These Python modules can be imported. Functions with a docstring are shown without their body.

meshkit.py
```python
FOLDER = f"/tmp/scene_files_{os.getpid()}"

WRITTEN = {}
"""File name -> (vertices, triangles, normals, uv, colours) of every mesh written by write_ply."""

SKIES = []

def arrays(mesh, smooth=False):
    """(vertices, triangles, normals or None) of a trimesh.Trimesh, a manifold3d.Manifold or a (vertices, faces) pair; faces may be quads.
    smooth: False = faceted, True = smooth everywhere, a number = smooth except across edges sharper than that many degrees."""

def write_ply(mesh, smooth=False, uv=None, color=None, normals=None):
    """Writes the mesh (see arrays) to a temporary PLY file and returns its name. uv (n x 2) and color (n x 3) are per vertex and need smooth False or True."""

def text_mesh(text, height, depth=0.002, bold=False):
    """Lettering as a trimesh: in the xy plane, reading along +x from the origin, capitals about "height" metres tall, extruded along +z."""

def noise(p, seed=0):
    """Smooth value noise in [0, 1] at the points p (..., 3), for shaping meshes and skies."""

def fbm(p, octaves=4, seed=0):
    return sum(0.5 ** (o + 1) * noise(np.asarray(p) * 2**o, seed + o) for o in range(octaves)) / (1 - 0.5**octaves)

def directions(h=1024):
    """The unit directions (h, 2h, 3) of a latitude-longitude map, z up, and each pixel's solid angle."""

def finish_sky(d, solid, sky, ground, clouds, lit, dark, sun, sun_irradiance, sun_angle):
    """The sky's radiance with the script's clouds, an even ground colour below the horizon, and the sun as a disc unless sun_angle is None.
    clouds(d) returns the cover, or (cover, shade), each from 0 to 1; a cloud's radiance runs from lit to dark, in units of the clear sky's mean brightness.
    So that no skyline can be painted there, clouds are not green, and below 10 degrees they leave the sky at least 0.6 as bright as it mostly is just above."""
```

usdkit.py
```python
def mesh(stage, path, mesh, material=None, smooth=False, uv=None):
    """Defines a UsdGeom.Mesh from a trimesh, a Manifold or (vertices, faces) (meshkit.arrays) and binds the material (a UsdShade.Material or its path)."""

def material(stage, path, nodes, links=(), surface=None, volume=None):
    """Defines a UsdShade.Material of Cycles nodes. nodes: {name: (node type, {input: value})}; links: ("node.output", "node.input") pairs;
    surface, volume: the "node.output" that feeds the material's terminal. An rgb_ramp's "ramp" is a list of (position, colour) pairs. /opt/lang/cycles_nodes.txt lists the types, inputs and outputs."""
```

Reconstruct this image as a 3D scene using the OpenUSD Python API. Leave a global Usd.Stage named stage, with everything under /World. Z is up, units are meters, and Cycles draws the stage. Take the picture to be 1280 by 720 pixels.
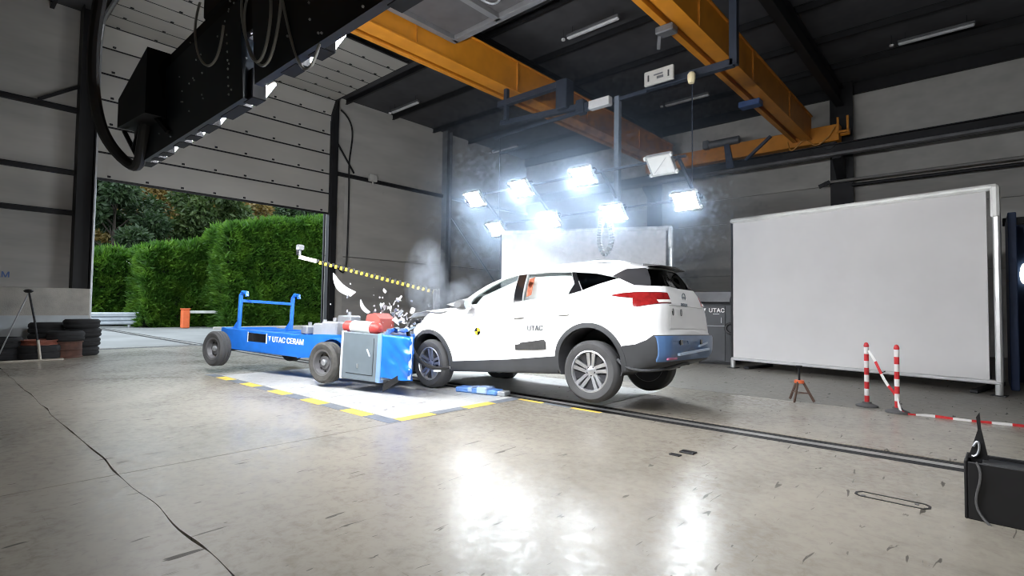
import math, random, numpy as np, trimesh, usdkit, meshkit
import manifold3d as m3
from scipy.interpolate import PchipInterpolator as PCH
from shapely.geometry import Polygon, LineString, Point
from shapely import affinity
from pxr import Usd, UsdGeom, UsdLux, Gf, Sdf, UsdShade

random.seed(7); RNG = np.random.default_rng(7)
stage = Usd.Stage.CreateInMemory()
UsdGeom.SetStageUpAxis(stage, UsdGeom.Tokens.z); UsdGeom.SetStageMetersPerUnit(stage, 1.0)
UsdGeom.Xform.Define(stage, '/World'); UsdGeom.Scope.Define(stage, '/World/Looks')

# ---------------------------------------------------------------- camera, sky, exposure
FPX, YAW, PITCH, ROLL, CAM_H = 659.16, -.73127, .0367, -.01255, 1.18
EXPOSURE = 0.0
SKY = 1.15           # overcast daylight outside the door
NEAR_LAMP = 320.0    # black rig on the left, facing the car
FAR_LAMP = 175.0      # floodlights behind the car
def cam_axes():
    cy, sy, cp, sp, cr, sr = (f(a) for a in (YAW, PITCH, ROLL) for f in (math.cos, math.sin))
    fwd = np.array([sy*cp, cy*cp, sp]); right = np.array([cy, -sy, 0.]); down = np.cross(fwd, right)
    return cr*right+sr*down, -sr*right+cr*down, fwd
_r, _d, _f = cam_axes()
cam = UsdGeom.Camera.Define(stage, '/World/camera')
cam.CreateHorizontalApertureAttr(36.0); cam.CreateVerticalApertureAttr(20.25); cam.CreateFocalLengthAttr(FPX/1280*36)
cam.CreateClippingRangeAttr(Gf.Vec2f(.05, 500)); cam.CreateExposureAttr(EXPOSURE)
UsdGeom.Xformable(cam).AddTransformOp().Set(Gf.Matrix4d(*[float(x) for row in ((*_r, 0), (*-_d, 0), (*-_f, 0), (0, 0, CAM_H, 1)) for x in row]))
dome = UsdLux.DomeLight.Define(stage, '/World/sky'); dome.CreateIntensityAttr(SKY); dome.CreateColorAttr(Gf.Vec3f(.80, .90, 1.0))

# ---------------------------------------------------------------- materials
MATS = {}
def hexc(r, g, b):
    f = lambda c: (c/255/12.92 if c < 10 else ((c/255+.055)/1.055)**2.4)
    return (f(r), f(g), f(b))
def mat(name, color, rough=.5, metal=0., var=.12, scale=3., bump=0., bscale=60., stretch=(1, 1, 1), rvar=.0, coat=0., spec=.5, sheen=0.):
    if name in MATS: return MATS[name]
    c = np.array(color, float); lo, hi = np.clip(c*(1-var), 0, 1), np.clip(c*(1+var), 0, 1)
    nodes = {'tc': ('texture_coordinate', {}), 'mp': ('mapping', {'scale': stretch}),
             'n': ('noise_texture', {'scale': scale, 'detail': 5., 'roughness': .6}),
             'r': ('rgb_ramp', {'ramp': [(.3, tuple(lo)), (.7, tuple(hi))]}),
             'p': ('principled_bsdf', {'roughness': rough, 'metallic': metal, 'coat_weight': coat, 'specular_ior_level': spec, 'sheen_weight': sheen})}
    links = [('tc.object', 'mp.vector'), ('mp.vector', 'n.vector'), ('n.fac', 'r.fac'), ('r.color', 'p.base_color')]
    if rvar:
        nodes['rr'] = ('map_range', {'from_min': .3, 'from_max': .7, 'to_min': max(rough-rvar, .02), 'to_max': min(rough+rvar, 1)})
        links += [('n.fac', 'rr.value'), ('rr.result', 'p.roughness')]
    if bump:
        nodes['bn'] = ('noise_texture', {'scale': bscale, 'detail': 3.}); nodes['b'] = ('bump', {'strength': bump, 'distance': .01})
        links += [('mp.vector', 'bn.vector'), ('bn.fac', 'b.height'), ('b.normal', 'p.normal')]
    MATS[name] = usdkit.material(stage, '/World/Looks/'+name, nodes, links, surface='p.BSDF')
    return MATS[name]
def emit(name, color, strength):
    if name not in MATS:
        MATS[name] = usdkit.material(stage, '/World/Looks/'+name, {'e': ('emission', {'color': color, 'strength': strength})}, [], surface='e.emission')
    return MATS[name]
def pane(name, tint=(.9, .93, .95), refl=.6):
    if name not in MATS:
        MATS[name] = usdkit.material(stage, '/World/Looks/'+name, {'t': ('transparent_bsdf', {'color': tint}), 'g': ('glossy_bsdf', {'color': (refl,)*3, 'roughness': .02}), 'f': ('layer_weight', {'blend': .5}), 'pw': ('math', {'math_type': 'power', 'value2': 4.}), 'ml': ('math', {'math_type': 'multiply_add', 'value2': .55, 'value3': .025}), 'm': ('mix_closure', {})},
            [('f.facing', 'pw.value1'), ('pw.value', 'ml.value1'), ('ml.value', 'm.fac'), ('t.BSDF', 'm.closure1'), ('g.BSDF', 'm.closure2')], surface='m.closure')
    return MATS[name]

# ---------------------------------------------------------------- scene helpers
USED = {}
def number(parent, name):
    k = (parent, name); n = USED.get(k, 0); USED[k] = n+1
    return name if n == 0 else f'{name}_{n:03d}'
def meta(prim, label=None, cat=None, group=None, kind=None):
    for k, v in (('label', label), ('category', cat), ('group', group), ('kind', kind)):
        if v: prim.SetCustomDataByKey(k, v)
def thing(name, label=None, cat=None, group=None, kind=None, M=None, parent='/World'):
    p = f'{parent}/{number(parent, name)}'; x = UsdGeom.Xform.Define(stage, p)
    if M is not None: x.AddTransformOp().Set(Gf.Matrix4d(*[float(v) for v in np.asarray(M).T.ravel()]))
    meta(x.GetPrim(), label, cat, group, kind)
    return p
def obj(parent, name, mesh, m, smooth=30, label=None, cat=None, group=None, kind=None):
    p = f'{parent}/{number(parent, name)}'
    g = usdkit.mesh(stage, p, mesh, m, smooth=smooth)
    meta(g.GetPrim(), label, cat, group, kind)
    return p
def struct(name, mesh, m, smooth=False): return obj('/World', name, mesh, m, smooth, kind='structure')
def pose(loc=(0, 0, 0), rz=0., ry=0., rx=0.):
    a = trimesh.transformations
    M = a.rotation_matrix(rz, (0, 0, 1)) @ a.rotation_matrix(ry, (0, 1, 0)) @ a.rotation_matrix(rx, (1, 0, 0)); M[:3, 3] = loc
    return M
def frame(origin, xdir, zdir):
    x = np.array(xdir, float); x /= np.linalg.norm(x); z = np.array(zdir, float); z -= x*(z@x); z /= np.linalg.norm(z)
    M = np.eye(4); M[:3, 0], M[:3, 1], M[:3, 2], M[:3, 3] = x, np.cross(z, x), z, origin
    return M
def tr(mesh, M): mesh = mesh.copy(); mesh.apply_transform(M); return mesh
def cat(*ms): return trimesh.util.concatenate([m for x in ms for m in (x if isinstance(x, (list, tuple)) else [x])])
def box(x0, x1, y0, y1, z0, z1, ch=0.):
    b = trimesh.creation.box((x1-x0, y1-y0, z1-z0)) if not ch else None
    if ch:
        h = np.array([(x1-x0)/2, (y1-y0)/2, (z1-z0)/2]); ch = min(ch, h.min()*.9); pts = []
        for s in np.array(np.meshgrid((-1, 1), (-1, 1), (-1, 1))).T.reshape(-1, 3):
            for k in range(3):
                v = s*(h-ch); v[k] = s[k]*h[k]; pts.append(v)
        b = trimesh.convex.convex_hull(np.array(pts))
    b.apply_translation(((x0+x1)/2, (y0+y1)/2, (z0+z1)/2)); return b
def bar(a, b, w, h=None, up=(0, 0, 1), ch=.004):
    a, b = np.array(a, float), np.array(b, float); h = h or w; L = np.linalg.norm(b-a)
    up = np.array(up, float)
    if abs((b-a)@up)/L > .95: up = np.array([0., 1, 0])
    return tr(box(0, L, -w/2, w/2, -h/2, h/2, ch), frame(a, b-a, up))
def smooth_path(pts, n=8):
    P = np.array(pts, float); 
    if len(P) < 3: return P
    t = np.r_[0, np.cumsum(np.linalg.norm(np.diff(P, axis=0), axis=1))]
    from scipy.interpolate import CubicSpline
    return CubicSpline(t, P)(np.linspace(0, t[-1], (len(P)-1)*n+1))
def tube(pts, r, sides=8, n=0):
    P = smooth_path(pts, n) if n else np.array(pts, float)
    T = np.gradient(P, axis=0); T /= np.linalg.norm(T, axis=1, keepdims=True)+1e-12
    u = np.cross(T[0], (0, 0, 1) if abs(T[0][2]) < .9 else (1, 0, 0)); u /= np.linalg.norm(u); V = []
    rr = np.broadcast_to(r, (len(P),)); ang = np.arange(sides)*2*np.pi/sides
    for p, t, q in zip(P, T, rr):
        u = u-t*(u@t); u /= np.linalg.norm(u); w = np.cross(t, u)
        V.append(p+q*(np.cos(ang)[:, None]*u+np.sin(ang)[:, None]*w))
    V = np.vstack(V+[P[:1], P[-1:]]); F = []; k = len(P)
    for i in range(k-1):
        for j in range(sides):
            a, b, c, d = i*sides+j, i*sides+(j+1) % sides, (i+1)*sides+(j+1) % sides, (i+1)*sides+j
            F += [(a, b, c), (a, c, d)]
    for j in range(sides): F += [(k*sides, (j+1) % sides, j), (k*sides+1, (k-1)*sides+j, (k-1)*sides+(j+1) % sides)]
    return trimesh.Trimesh(V, F, process=False)
def cyl(a, b, r, sides=20): return tube([a, b], r, sides)
def lathe(profile, n=32, axis='z', close=True):
    """profile (r, h), revolved; closed loops give solids."""
    pr = np.array(profile, float); k = len(pr); ang = np.arange(n)*2*np.pi/n
    V = np.stack([pr[None, :, 0]*np.cos(ang)[:, None], pr[None, :, 0]*np.sin(ang)[:, None], np.broadcast_to(pr[None, :, 1], (n, k))], -1).reshape(-1, 3); F = []
    for i in range(n):
        for j in range(k if close else k-1):
            a, b, c, d = i*k+j, ((i+1) % n)*k+j, ((i+1) % n)*k+(j+1) % k, i*k+(j+1) % k
            F += [(a, b, c), (a, c, d)]
    m = trimesh.Trimesh(V, F, process=False)
    if close and m.volume < 0: m.invert()
    if axis == 'y': m.apply_transform(trimesh.transformations.rotation_matrix(-math.pi/2, (1, 0, 0)))
    if axis == 'x': m.apply_transform(trimesh.transformations.rotation_matrix(math.pi/2, (0, 1, 0)))
    return m
def extrude(poly, h):
    gs = getattr(poly, 'geoms', [poly])
    return cat([trimesh.creation.extrude_polygon(g, h, engine='earcut') for g in gs if g.area > 1e-9])
def prism_y(poly_xz, y0, y1):   # polygon in (x, z) swept along y
    m = extrude(Polygon(poly_xz) if not isinstance(poly_xz, Polygon) and not hasattr(poly_xz, 'geoms') else poly_xz, y1-y0)
    v = m.vertices.copy(); m.vertices = np.stack([v[:, 0], y0+v[:, 2], v[:, 1]], 1); m.invert(); return m
def prism_x(poly_yz, x0, x1):
    m = extrude(Polygon(poly_yz) if not isinstance(poly_yz, Polygon) and not hasattr(poly_yz, 'geoms') else poly_yz, x1-x0)
    v = m.vertices.copy(); m.vertices = np.stack([x0+v[:, 2], v[:, 0], v[:, 1]], 1); return m
def man(t): return m3.Manifold(m3.Mesh(np.asarray(t.vertices, np.float32), np.asarray(t.faces, np.uint32)))
def tri(M):
    q = M.to_mesh(); return trimesh.Trimesh(q.vert_properties[:, :3].astype(float), q.tri_verts, process=False)
def ibeam(a, b, h, w, t=.02, up=(0, 0, 1)):
    """I-section from a to b, (a, b) on the bottom centre line."""
    a, b = np.array(a, float), np.array(b, float); L = np.linalg.norm(b-a); M = frame(a, b-a, up)
    return cat(tr(box(0, L, -w/2, w/2, 0, t), M), tr(box(0, L, -w/2, w/2, h-t, h), M), tr(box(0, L, -t/2, t/2, t, h-t), M))
def text_on(text, height, origin, xdir, zdir_out, depth=.003, bold=False):
    """Lettering with its baseline along xdir and its face towards zdir_out."""
    return tr(meshkit.text_mesh(text, height, depth, bold), frame(origin, xdir, zdir_out))

# ================================================================ the hall
LX, BY, CZ = -16.5, 19.33, 8.35
DY0, DY1 = 2.75, 8.95
wall_m = mat('wall_panel_paint', (.47, .455, .42), .75, var=.14, scale=1.1, stretch=(1, .35, 1.6), bump=.15, bscale=30)
wall_w = mat('wall_panel_worn', (.42, .405, .375), .8, var=.2, scale=.9, stretch=(.4, .35, 2.), bump=.15, bscale=30)
dark_steel = mat('dark_steel', (.018, .018, .02), .55, .3, var=.25)
grey_steel = mat('grey_steel', (.16, .16, .165), .5, .4, var=.2)
galv = mat('galvanised_steel', (.50, .52, .54), .42, .7, var=.15, scale=5)
black = mat('black_plastic', (.012, .012, .013), .5, var=.2)
concrete = mat('plinth_concrete', (.42, .40, .36), .85, var=.2, scale=2.5, bump=.3, bscale=40)

def floor_material(name, base, rough, dirt):
    n = {'g': ('geometry', {}), 'n1': ('noise_texture', {'scale': .55, 'detail': 7., 'roughness': .62, 'distortion': .6}),
         'n2': ('noise_texture', {'scale': 6., 'detail': 6., 'roughness': .7}), 'mp': ('mapping', {'scale': (9., 1.6, 1.), 'rotation': (0, 0, .9)}),
         'n3': ('noise_texture', {'scale': 2.4, 'detail': 3., 'roughness': .55, 'distortion': .5}), 'mp2': ('mapping', {'scale': (1.2, 14., 1.), 'rotation': (0, 0, .35)}),
         'n4': ('noise_texture', {'scale': 2.2, 'detail': 3., 'distortion': .8}),
         'r1': ('rgb_ramp', {'ramp': [(.25, tuple(np.array(base)*.72)), (.5, base), (.75, tuple(np.minimum(np.array(base)*1.16, 1)))]}),
         'r2': ('rgb_ramp', {'ramp': [(.28, (.55, .54, .52)), (.46, (1, 1, 1)), (1, (1, 1, 1))]}),
         'r3': ('rgb_ramp', {'ramp': [(.0, (1, 1, 1)), (.665, (1, 1, 1)), (.69, (.25, .24, .23)), (1., (.2, .2, .2))]}),
         'r4': ('rgb_ramp', {'ramp': [(.0, (1, 1, 1)), (.705, (1, 1, 1)), (.72, (.42, .41, .40)), (.74, (1, 1, 1))]}),
         'm1': ('mix', {'mix_type': 'multiply', 'fac': dirt}), 'm2': ('mix', {'mix_type': 'multiply', 'fac': 1.}), 'm3': ('mix', {'mix_type': 'multiply', 'fac': .6}),
         'n5': ('noise_texture', {'scale': 14., 'detail': 5., 'roughness': .7, 'distortion': .4}), 'ra': ('math', {'math_type': 'multiply_add', 'value2': .45}), 'rs': ('math', {'math_type': 'multiply_add', 'value2': -.35, 'value3': .35}), 'bw': ('rgb_to_bw', {}), 'rt': ('math', {'math_type': 'add'}),
         'rr': ('map_range', {'from_min': .3, 'from_max': .7, 'to_min': rough-.26, 'to_max': rough-.12}),
         'b': ('bump', {'strength': .10, 'distance': .004}), 'p': ('principled_bsdf', {'specular_ior_level': .5})}
    l = [('g.position', 'n1.vector'), ('g.position', 'n2.vector'), ('g.position', 'mp.vector'), ('mp.vector', 'n3.vector'), ('g.position', 'mp2.vector'), ('mp2.vector', 'n4.vector'),
         ('n1.fac', 'r1.fac'), ('n2.fac', 'r2.fac'), ('n3.fac', 'r3.fac'), ('n4.fac', 'r4.fac'), ('r1.color', 'm1.color1'), ('r2.color', 'm1.color2'), ('m1.color', 'm2.color1'), ('r3.color', 'm2.color2'),
         ('m2.color', 'm3.color1'), ('r4.color', 'm3.color2'), ('m3.color', 'p.base_color'), ('n1.fac', 'rr.value'), ('g.position', 'n5.vector'), ('n5.fac', 'ra.value1'), ('rr.result', 'ra.value3'), ('r3.color', 'bw.color'), ('bw.val', 'rs.value1'), ('ra.value', 'rt.value1'), ('rs.value', 'rt.value2'), ('rt.value', 'p.roughness'), ('n2.fac', 'b.height'), ('b.normal', 'p.normal')]
    MATS[name] = usdkit.material(stage, '/World/Looks/'+name, n, l, surface='p.BSDF'); return MATS[name]
floor_m = floor_material('floor_concrete', (.29, .262, .215), .27, .55)
floor_d = floor_material('floor_concrete_dull', (.20, .185, .16), .50, .7)
cover_m = floor_material('pit_cover_white', (.50, .50, .48), .42, .7)

# ---- floor: slabs with open joints over a dark bed
FL = thing('floor', kind='structure')
obj(FL, 'bed', box(-16.9, 9.1, -7.1, BY+.2, -.3, -.045), mat('joint_dirt', (.04, .037, .033), .9), False)
def jag(x0, x1, y, side):   # one side of the worn joint along y: both sides share the wandering centre line
    xs = np.linspace(x0, x1, int((x1-x0)/.1)+2); q = np.stack([xs*2.2, xs*0+y, xs*0], 1)
    c = .03*(meshkit.noise(q, 3)-.5); w = .002+.016*np.clip(meshkit.noise(q*1.7, 9)-.35, 0, 1)**1.3
    return list(zip(xs, y+c+side*w))
def slab(x0, x1, y0, y1, m, lo=False, hi=False):
    g = .0045
    lowe = jag(x0+g, x1-g, y0, 1) if lo else [(x0+g, y0+g), (x1-g, y0+g)]
    high = jag(x0+g, x1-g, y1, -1)[::-1] if hi else [(x1-g, y1-g), (x0+g, y1-g)]
    obj(FL, 'slab', tr(extrude(Polygon(lowe+high).buffer(0), .045), pose((0, 0, -.045))), m, False)
slab(-16.9, -4.45, -7.1, .94, floor_m, hi=True); slab(-4.45, 9.1, -7.1, .94, floor_m, hi=True)
slab(-16.9, -4.45, .94, 5.20, floor_m, lo=True); slab(-4.45, 9.1, .94, 5.20, floor_m, lo=True)
slab(-16.9, -4.45, 5.53, 7.65, floor_m); slab(-4.45, 9.1, 5.53, 7.65, floor_m)
slab(-16.9, -4.45, 7.65, BY+.2, floor_d); slab(-4.45, 9.1, 7.65, BY+.2, floor_d)
obj(FL, 'track_rail', box(-30, 9.1, 5.325, 5.425, -.05, -.004, .004), mat('track_steel', (.42, .41, .39), .33, .6, var=.2, scale=8), False)
for y0, y1 in ((5.202, 5.323), (5.427, 5.515)): obj(FL, 'track_slot', box(-30, 9.1, y0, y1, -.06, -.003), mat('slot_rubber', (.012, .012, .012), .8), False)
obj(FL, 'pit_cover', box(-9.35, -4.62, 3.32, 5.19, 0, .004, .001), cover_m, False); obj(FL, 'pit_cover', box(-9.35, -3.5, 5.54, 7.1, 0, .004, .001), cover_m, False)
tape_y, tape_g = mat('yellow_floor_tape', (.80, .58, .10), .55, var=.22, scale=9), mat('grey_floor_tape', (.17, .19, .22), .55, var=.25, scale=9)
k = 0
for i in range(11):
    x1 = -4.48-.47*i; x0 = x1-.465
    obj(FL, 'tape', box(x0, x1, 3.16, 3.31, 0, .003), tape_y if i % 2 else tape_g, False)
for i in range(4):
    y0 = 3.32+.47*i; obj(FL, 'tape', box(-4.62, -4.48, y0, min(y0+.465, 5.19), 0, .003), tape_g if i % 2 else tape_y, False)
for i in range(3):
    x0 = -4.5+.42*i; obj(FL, 'tape', box(x0, x0+.4, 5.135, 5.195, 0, .003), tape_g if i % 2 else tape_y, False)
obj(FL, 'drain_channel', box(-16.75, -16.40, DY0, DY1, -.01, .002), dark_steel, False)
h = Polygon([(-.62, 4.045), (-.29, 4.045), (-.26, 4.08), (-.26, 4.13), (-.29, 4.165), (-.62, 4.165), (-.65, 4.13), (-.65, 4.08)])
obj(FL, 'hatch_frame', extrude(h.difference(h.buffer(-.014)), .003), dark_steel, False)
for (cx, cy, a) in ((-.60, 4.07, .5), (-.33, 4.12, -.4)): obj(FL, 'hatch_bolt', tr(lathe([(0, 0), (.012, 0), (.012, .004), (0, .004)], 10), pose((cx, cy, .0))), grey_steel)

# ---- ceiling with purlins and rafters
CE = thing('ceiling', kind='structure')
deck = mat('ceiling_deck', (.075, .075, .08), .7, .1, var=.2, scale=1.5)
obj(CE, 'deck', box(LX-.3, 9.3, -7.3, BY+.3, CZ, CZ+.2), deck, False)
for y in np.arange(-6, BY, 1.95): obj(CE, 'purlin', ibeam((LX, y, CZ-.17), (9, y, CZ-.17), .17, .08, .01), dark_steel, False)
for x in (-9.6, -3.3, 3.0): obj(CE, 'rafter', ibeam((x, -7, 7.62), (x, BY, 7.62), .56, .22, .02), dark_steel, False)

# ---- back wall with columns, crane runway, pipe
WB = thing('wall_back', kind='structure')
edges = [-16.5, -9.9, -9.3, -3.6, -2.95, 2.7, 3.35, 9.2]
for a, b in ((-16.5, -9.62), (-9.58, -3.28), (-3.24, 3.0), (3.04, 9.2)):
    for z0, z1, m in ((0, 2.4, wall_w), (2.41, 4.3, wall_w), (4.31, 5.2, wall_w), (5.21, 6.3, wall_m), (6.31, 8.0, wall_m)):
        obj(WB, 'panel', box(a, b, BY, BY+.12, z0, z1, .006), m, False)
obj(WB, 'outer_sheet', box(-16.7, 9.3, BY+.14, BY+.22, 0, CZ), dark_steel, False)
obj(WB, 'eaves_beam', box(-16.5, 9.2, BY-.12, BY+.1, 8.0, CZ, .01), dark_steel, False)
for x in (-9.6, -3.27, 3.0):
    obj(WB, 'column', ibeam((x, BY-.33, 0), (x, BY-.33, CZ), .62, .62, .03, up=(0, 1, 0)), dark_steel, False)
    obj(WB, 'bracket', cat(prism_x([(BY-.4, 5.92), (BY-1.1, 5.92), (BY-1.1, 5.8), (BY-.4, 5.3)], x-.12, x+.12)), dark_steel, False)
obj(WB, 'runway_beam', ibeam((-16.3, 18.45, 5.93), (9, 18.45, 5.93), .36, .26, .025), dark_steel, False)
obj(WB, 'cable_tray', box(-13, 9, 18.05, 18.25, 5.86, 5.95, .01), grey_steel, False)
obj(WB, 'pipe', cyl((-3.7, 18.8, 5.22), (9, 18.8, 5.22), .045, 12), mat('pipe_grey', (.30, .29, .27), .5, .3)); obj(WB, 'pipe', cyl((-3.0, 18.95, 5.08), (9, 18.95, 5.08), .05, 12), dark_steel)
obj(WB, 'pipe_clamp', cat(bar((-3.85, 18.75, 5.1), (-3.55, 18.75, 5.22), .05, .12)), dark_steel, False)

# ---- left wall with girts and columns around the door
WL = thing('wall_left', kind='structure')
for a, b, rows in ((-7, 2.55, ((1.5, 3.31), (3.33, 4.29), (4.31, 5.82), (5.84, CZ))), (9.0, 14.17, ((0, 2.85), (2.87, 5.66), (5.68, CZ))), (14.2, BY, ((0, 2.85), (2.87, 5.66), (5.68, CZ))), (2.56, 8.99, ((7.75, CZ),))):
    for z0, z1 in rows: obj(WL, 'panel', box(LX-.12, LX, a, b, z0, z1, .006), wall_m if z0 > 2 else wall_w, False)
for a, b, z0, z1 in ((-7, 2.62, 0, CZ), (8.97, BY+.2, 0, CZ), (2.5, 9.1, 7.6, CZ)): obj(WL, 'outer_sheet', box(LX-.22, LX-.14, a, b, z0, z1), dark_steel, False)
def girt(y0, y1, z): obj(WL, 'girt', cat(box(LX, LX+.10, y0, y1, z-.05, z+.05, .005), box(LX+.0, LX+.14, y0, y1, z+.05, z+.065)), dark_steel, False)
for z in (3.32, 4.30, 5.83): girt(-7, 2.6, z)
girt(9.1, BY, 5.67)
obj(WL, 'column', ibeam((LX+.24, 2.50, 1.5), (LX+.24, 2.50, CZ), .34, .44, .022, up=(0, 1, 0)).apply_translation((0, -.17, 0)), mat('black_steel', (.008, .008, .009), .6, .2), False)
obj(WL, 'column', box(LX, LX+.24, 9.0, 9.22, 0, CZ-.0, .01), dark_steel, False)
obj(WL, 'column', ibeam((LX+.16, 14.0, 0), (LX+.16, 14.0, CZ), .28, .30, .02, up=(0, 1, 0)), grey_steel, False)
obj(WL, 'brace', bar((LX+.12, 1.62, 5.9), (LX+.12, 2.45, 6.5), .07), dark_steel, False)
obj(WL, 'brace', bar((LX+.12, 14.2, 5.1), (LX+.12, 17.2, 2.2), .05), grey_steel, False)
obj(WL, 'brace', bar((LX+.12, 9.25, 6.7), (LX+.12, 9.9, 5.8), .05), dark_steel, False)
obj(WL, 'plinth', box(LX-.3, LX+.45, -7, 2.68, 0, 1.5, .02), concrete, False)
obj(WL, 'plinth_paint', box(LX+.45, LX+.456, -7, 2.66, 0, .86, .001), mat('plinth_white_paint', (.50, .54, .56), .7, var=.12, scale=2.), False)
obj(WL, 'light_strip', box(LX-.0, LX+.03, 9.25, 9.6, 0, 5.6, .004), mat('pale_jamb', (.45, .43, .39), .7), False)
obj(WL, 'cable', tube([(LX+.1, 9.35, 7.9), (LX+.1, 9.75, 7.5), (LX+.1, 9.72, 6.2), (LX+.1, 9.72, 5.7), (LX+.1, 9.72, 3.2), (LX+.1, 9.55, 2.3), (LX+.1, 9.35, 2.5)], .03, 8, 6), black)
obj(WL, 'lettering', text_on('UTAC CERAM', .125, (LX+.004, 1.28-float(meshkit.text_mesh('UTAC CERAM', .125, .004, True).bounds[1, 0]), 1.72), (0, 1, 0), (1, 0, 0), .004, True), mat('blue_lettering', (.10, .18, .42), .6), False)
obj(WL, 'junction_box', cat(box(LX+.14, LX+.30, 10.45, 10.75, 5.62, 5.88, .02), cyl((LX+.22, 10.6, 5.5), (LX+.22, 10.6, 5.63), .03)), mat('pale_box', (.5, .49, .46), .6))
for nm, b in (('wall_right', box(9.2, 9.4, -7.3, BY+.3, 0, CZ)), ('wall_front', box(LX-.3, 9.4, -7.3, -7.1, 0, CZ))): struct(nm, b, wall_m)

# ---- sectional door, half open
D1 = thing('door_1', kind='structure')
door_m = mat('door_panel', (.45, .435, .40), .6, .0, var=.08, scale=1.2, stretch=(1, .3, 1))
PH = .664; fast = []
def dpanel(c0, c1):   # a section between two points of the track curve (x, z)
    c0, c1 = np.array(c0), np.array(c1); L = np.linalg.norm(c1-c0); d = (c1-c0)/L
    M = np.eye(4); M[:3, 0] = (d[0], 0, d[1]); M[:3, 1] = (0, 1, 0); M[:3, 2] = np.cross(M[:3, 0], M[:3, 1]); M[:3, 3] = (c0[0], 0, c0[1])
    obj(D1, 'section', tr(box(.0, L-.045, DY0-.02, DY1+.02, -.025, .025, .008), M), door_m, False); obj(D1, 'seam_lip', tr(box(L-.06, L+.01, DY0-.02, DY1+.02, -.018, .012), M), dark_steel, False)
    for y in np.linspace(DY0+.25, DY1-.25, 8): fast.append(tr(box(.03, .08, y-.035, y+.035, .024 if M[0, 2] > 0 else -.037, .037 if M[0, 2] > 0 else -.024), M)); fast.append(tr(box(.03, .08, y-.035, y+.035, -.04, -.024), M))
xs = LX+.12; zt = 4.28; pts = [(xs, zt+PH*i) for i in range(6)]
pts += [(xs+.30, pts[-1][1]+.46)]
for i in range(6): pts.append((pts[-1][0]+PH, pts[-1][1]+.005))
for a, b in zip(pts[:-1], pts[1:]): dpanel(a, b)
obj(D1, 'fasteners', cat(fast), dark_steel, False, kind='stuff')
obj(D1, 'bottom_seal', box(xs-.03, xs+.03, DY0, DY1, zt-.06, zt+.005, .01), black, False)
for y, m in ((DY0-.05, galv), (DY1+.05, dark_steel)):
    obj(D1, 'track', tube([(xs+.06, y, 0), (xs+.06, y, 4.3), (xs+.06, y, 7.35), (xs+.12, y, 7.7), (xs+.35, y, 8.05), (xs+.8, y, 8.12), (xs+4.6, y, 8.14)], .05, 6), m, False)
    obj(D1, 'track_support', box(LX, xs+.1, y-.05, y+.05, 0, 7.4, .008), m, False)

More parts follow.
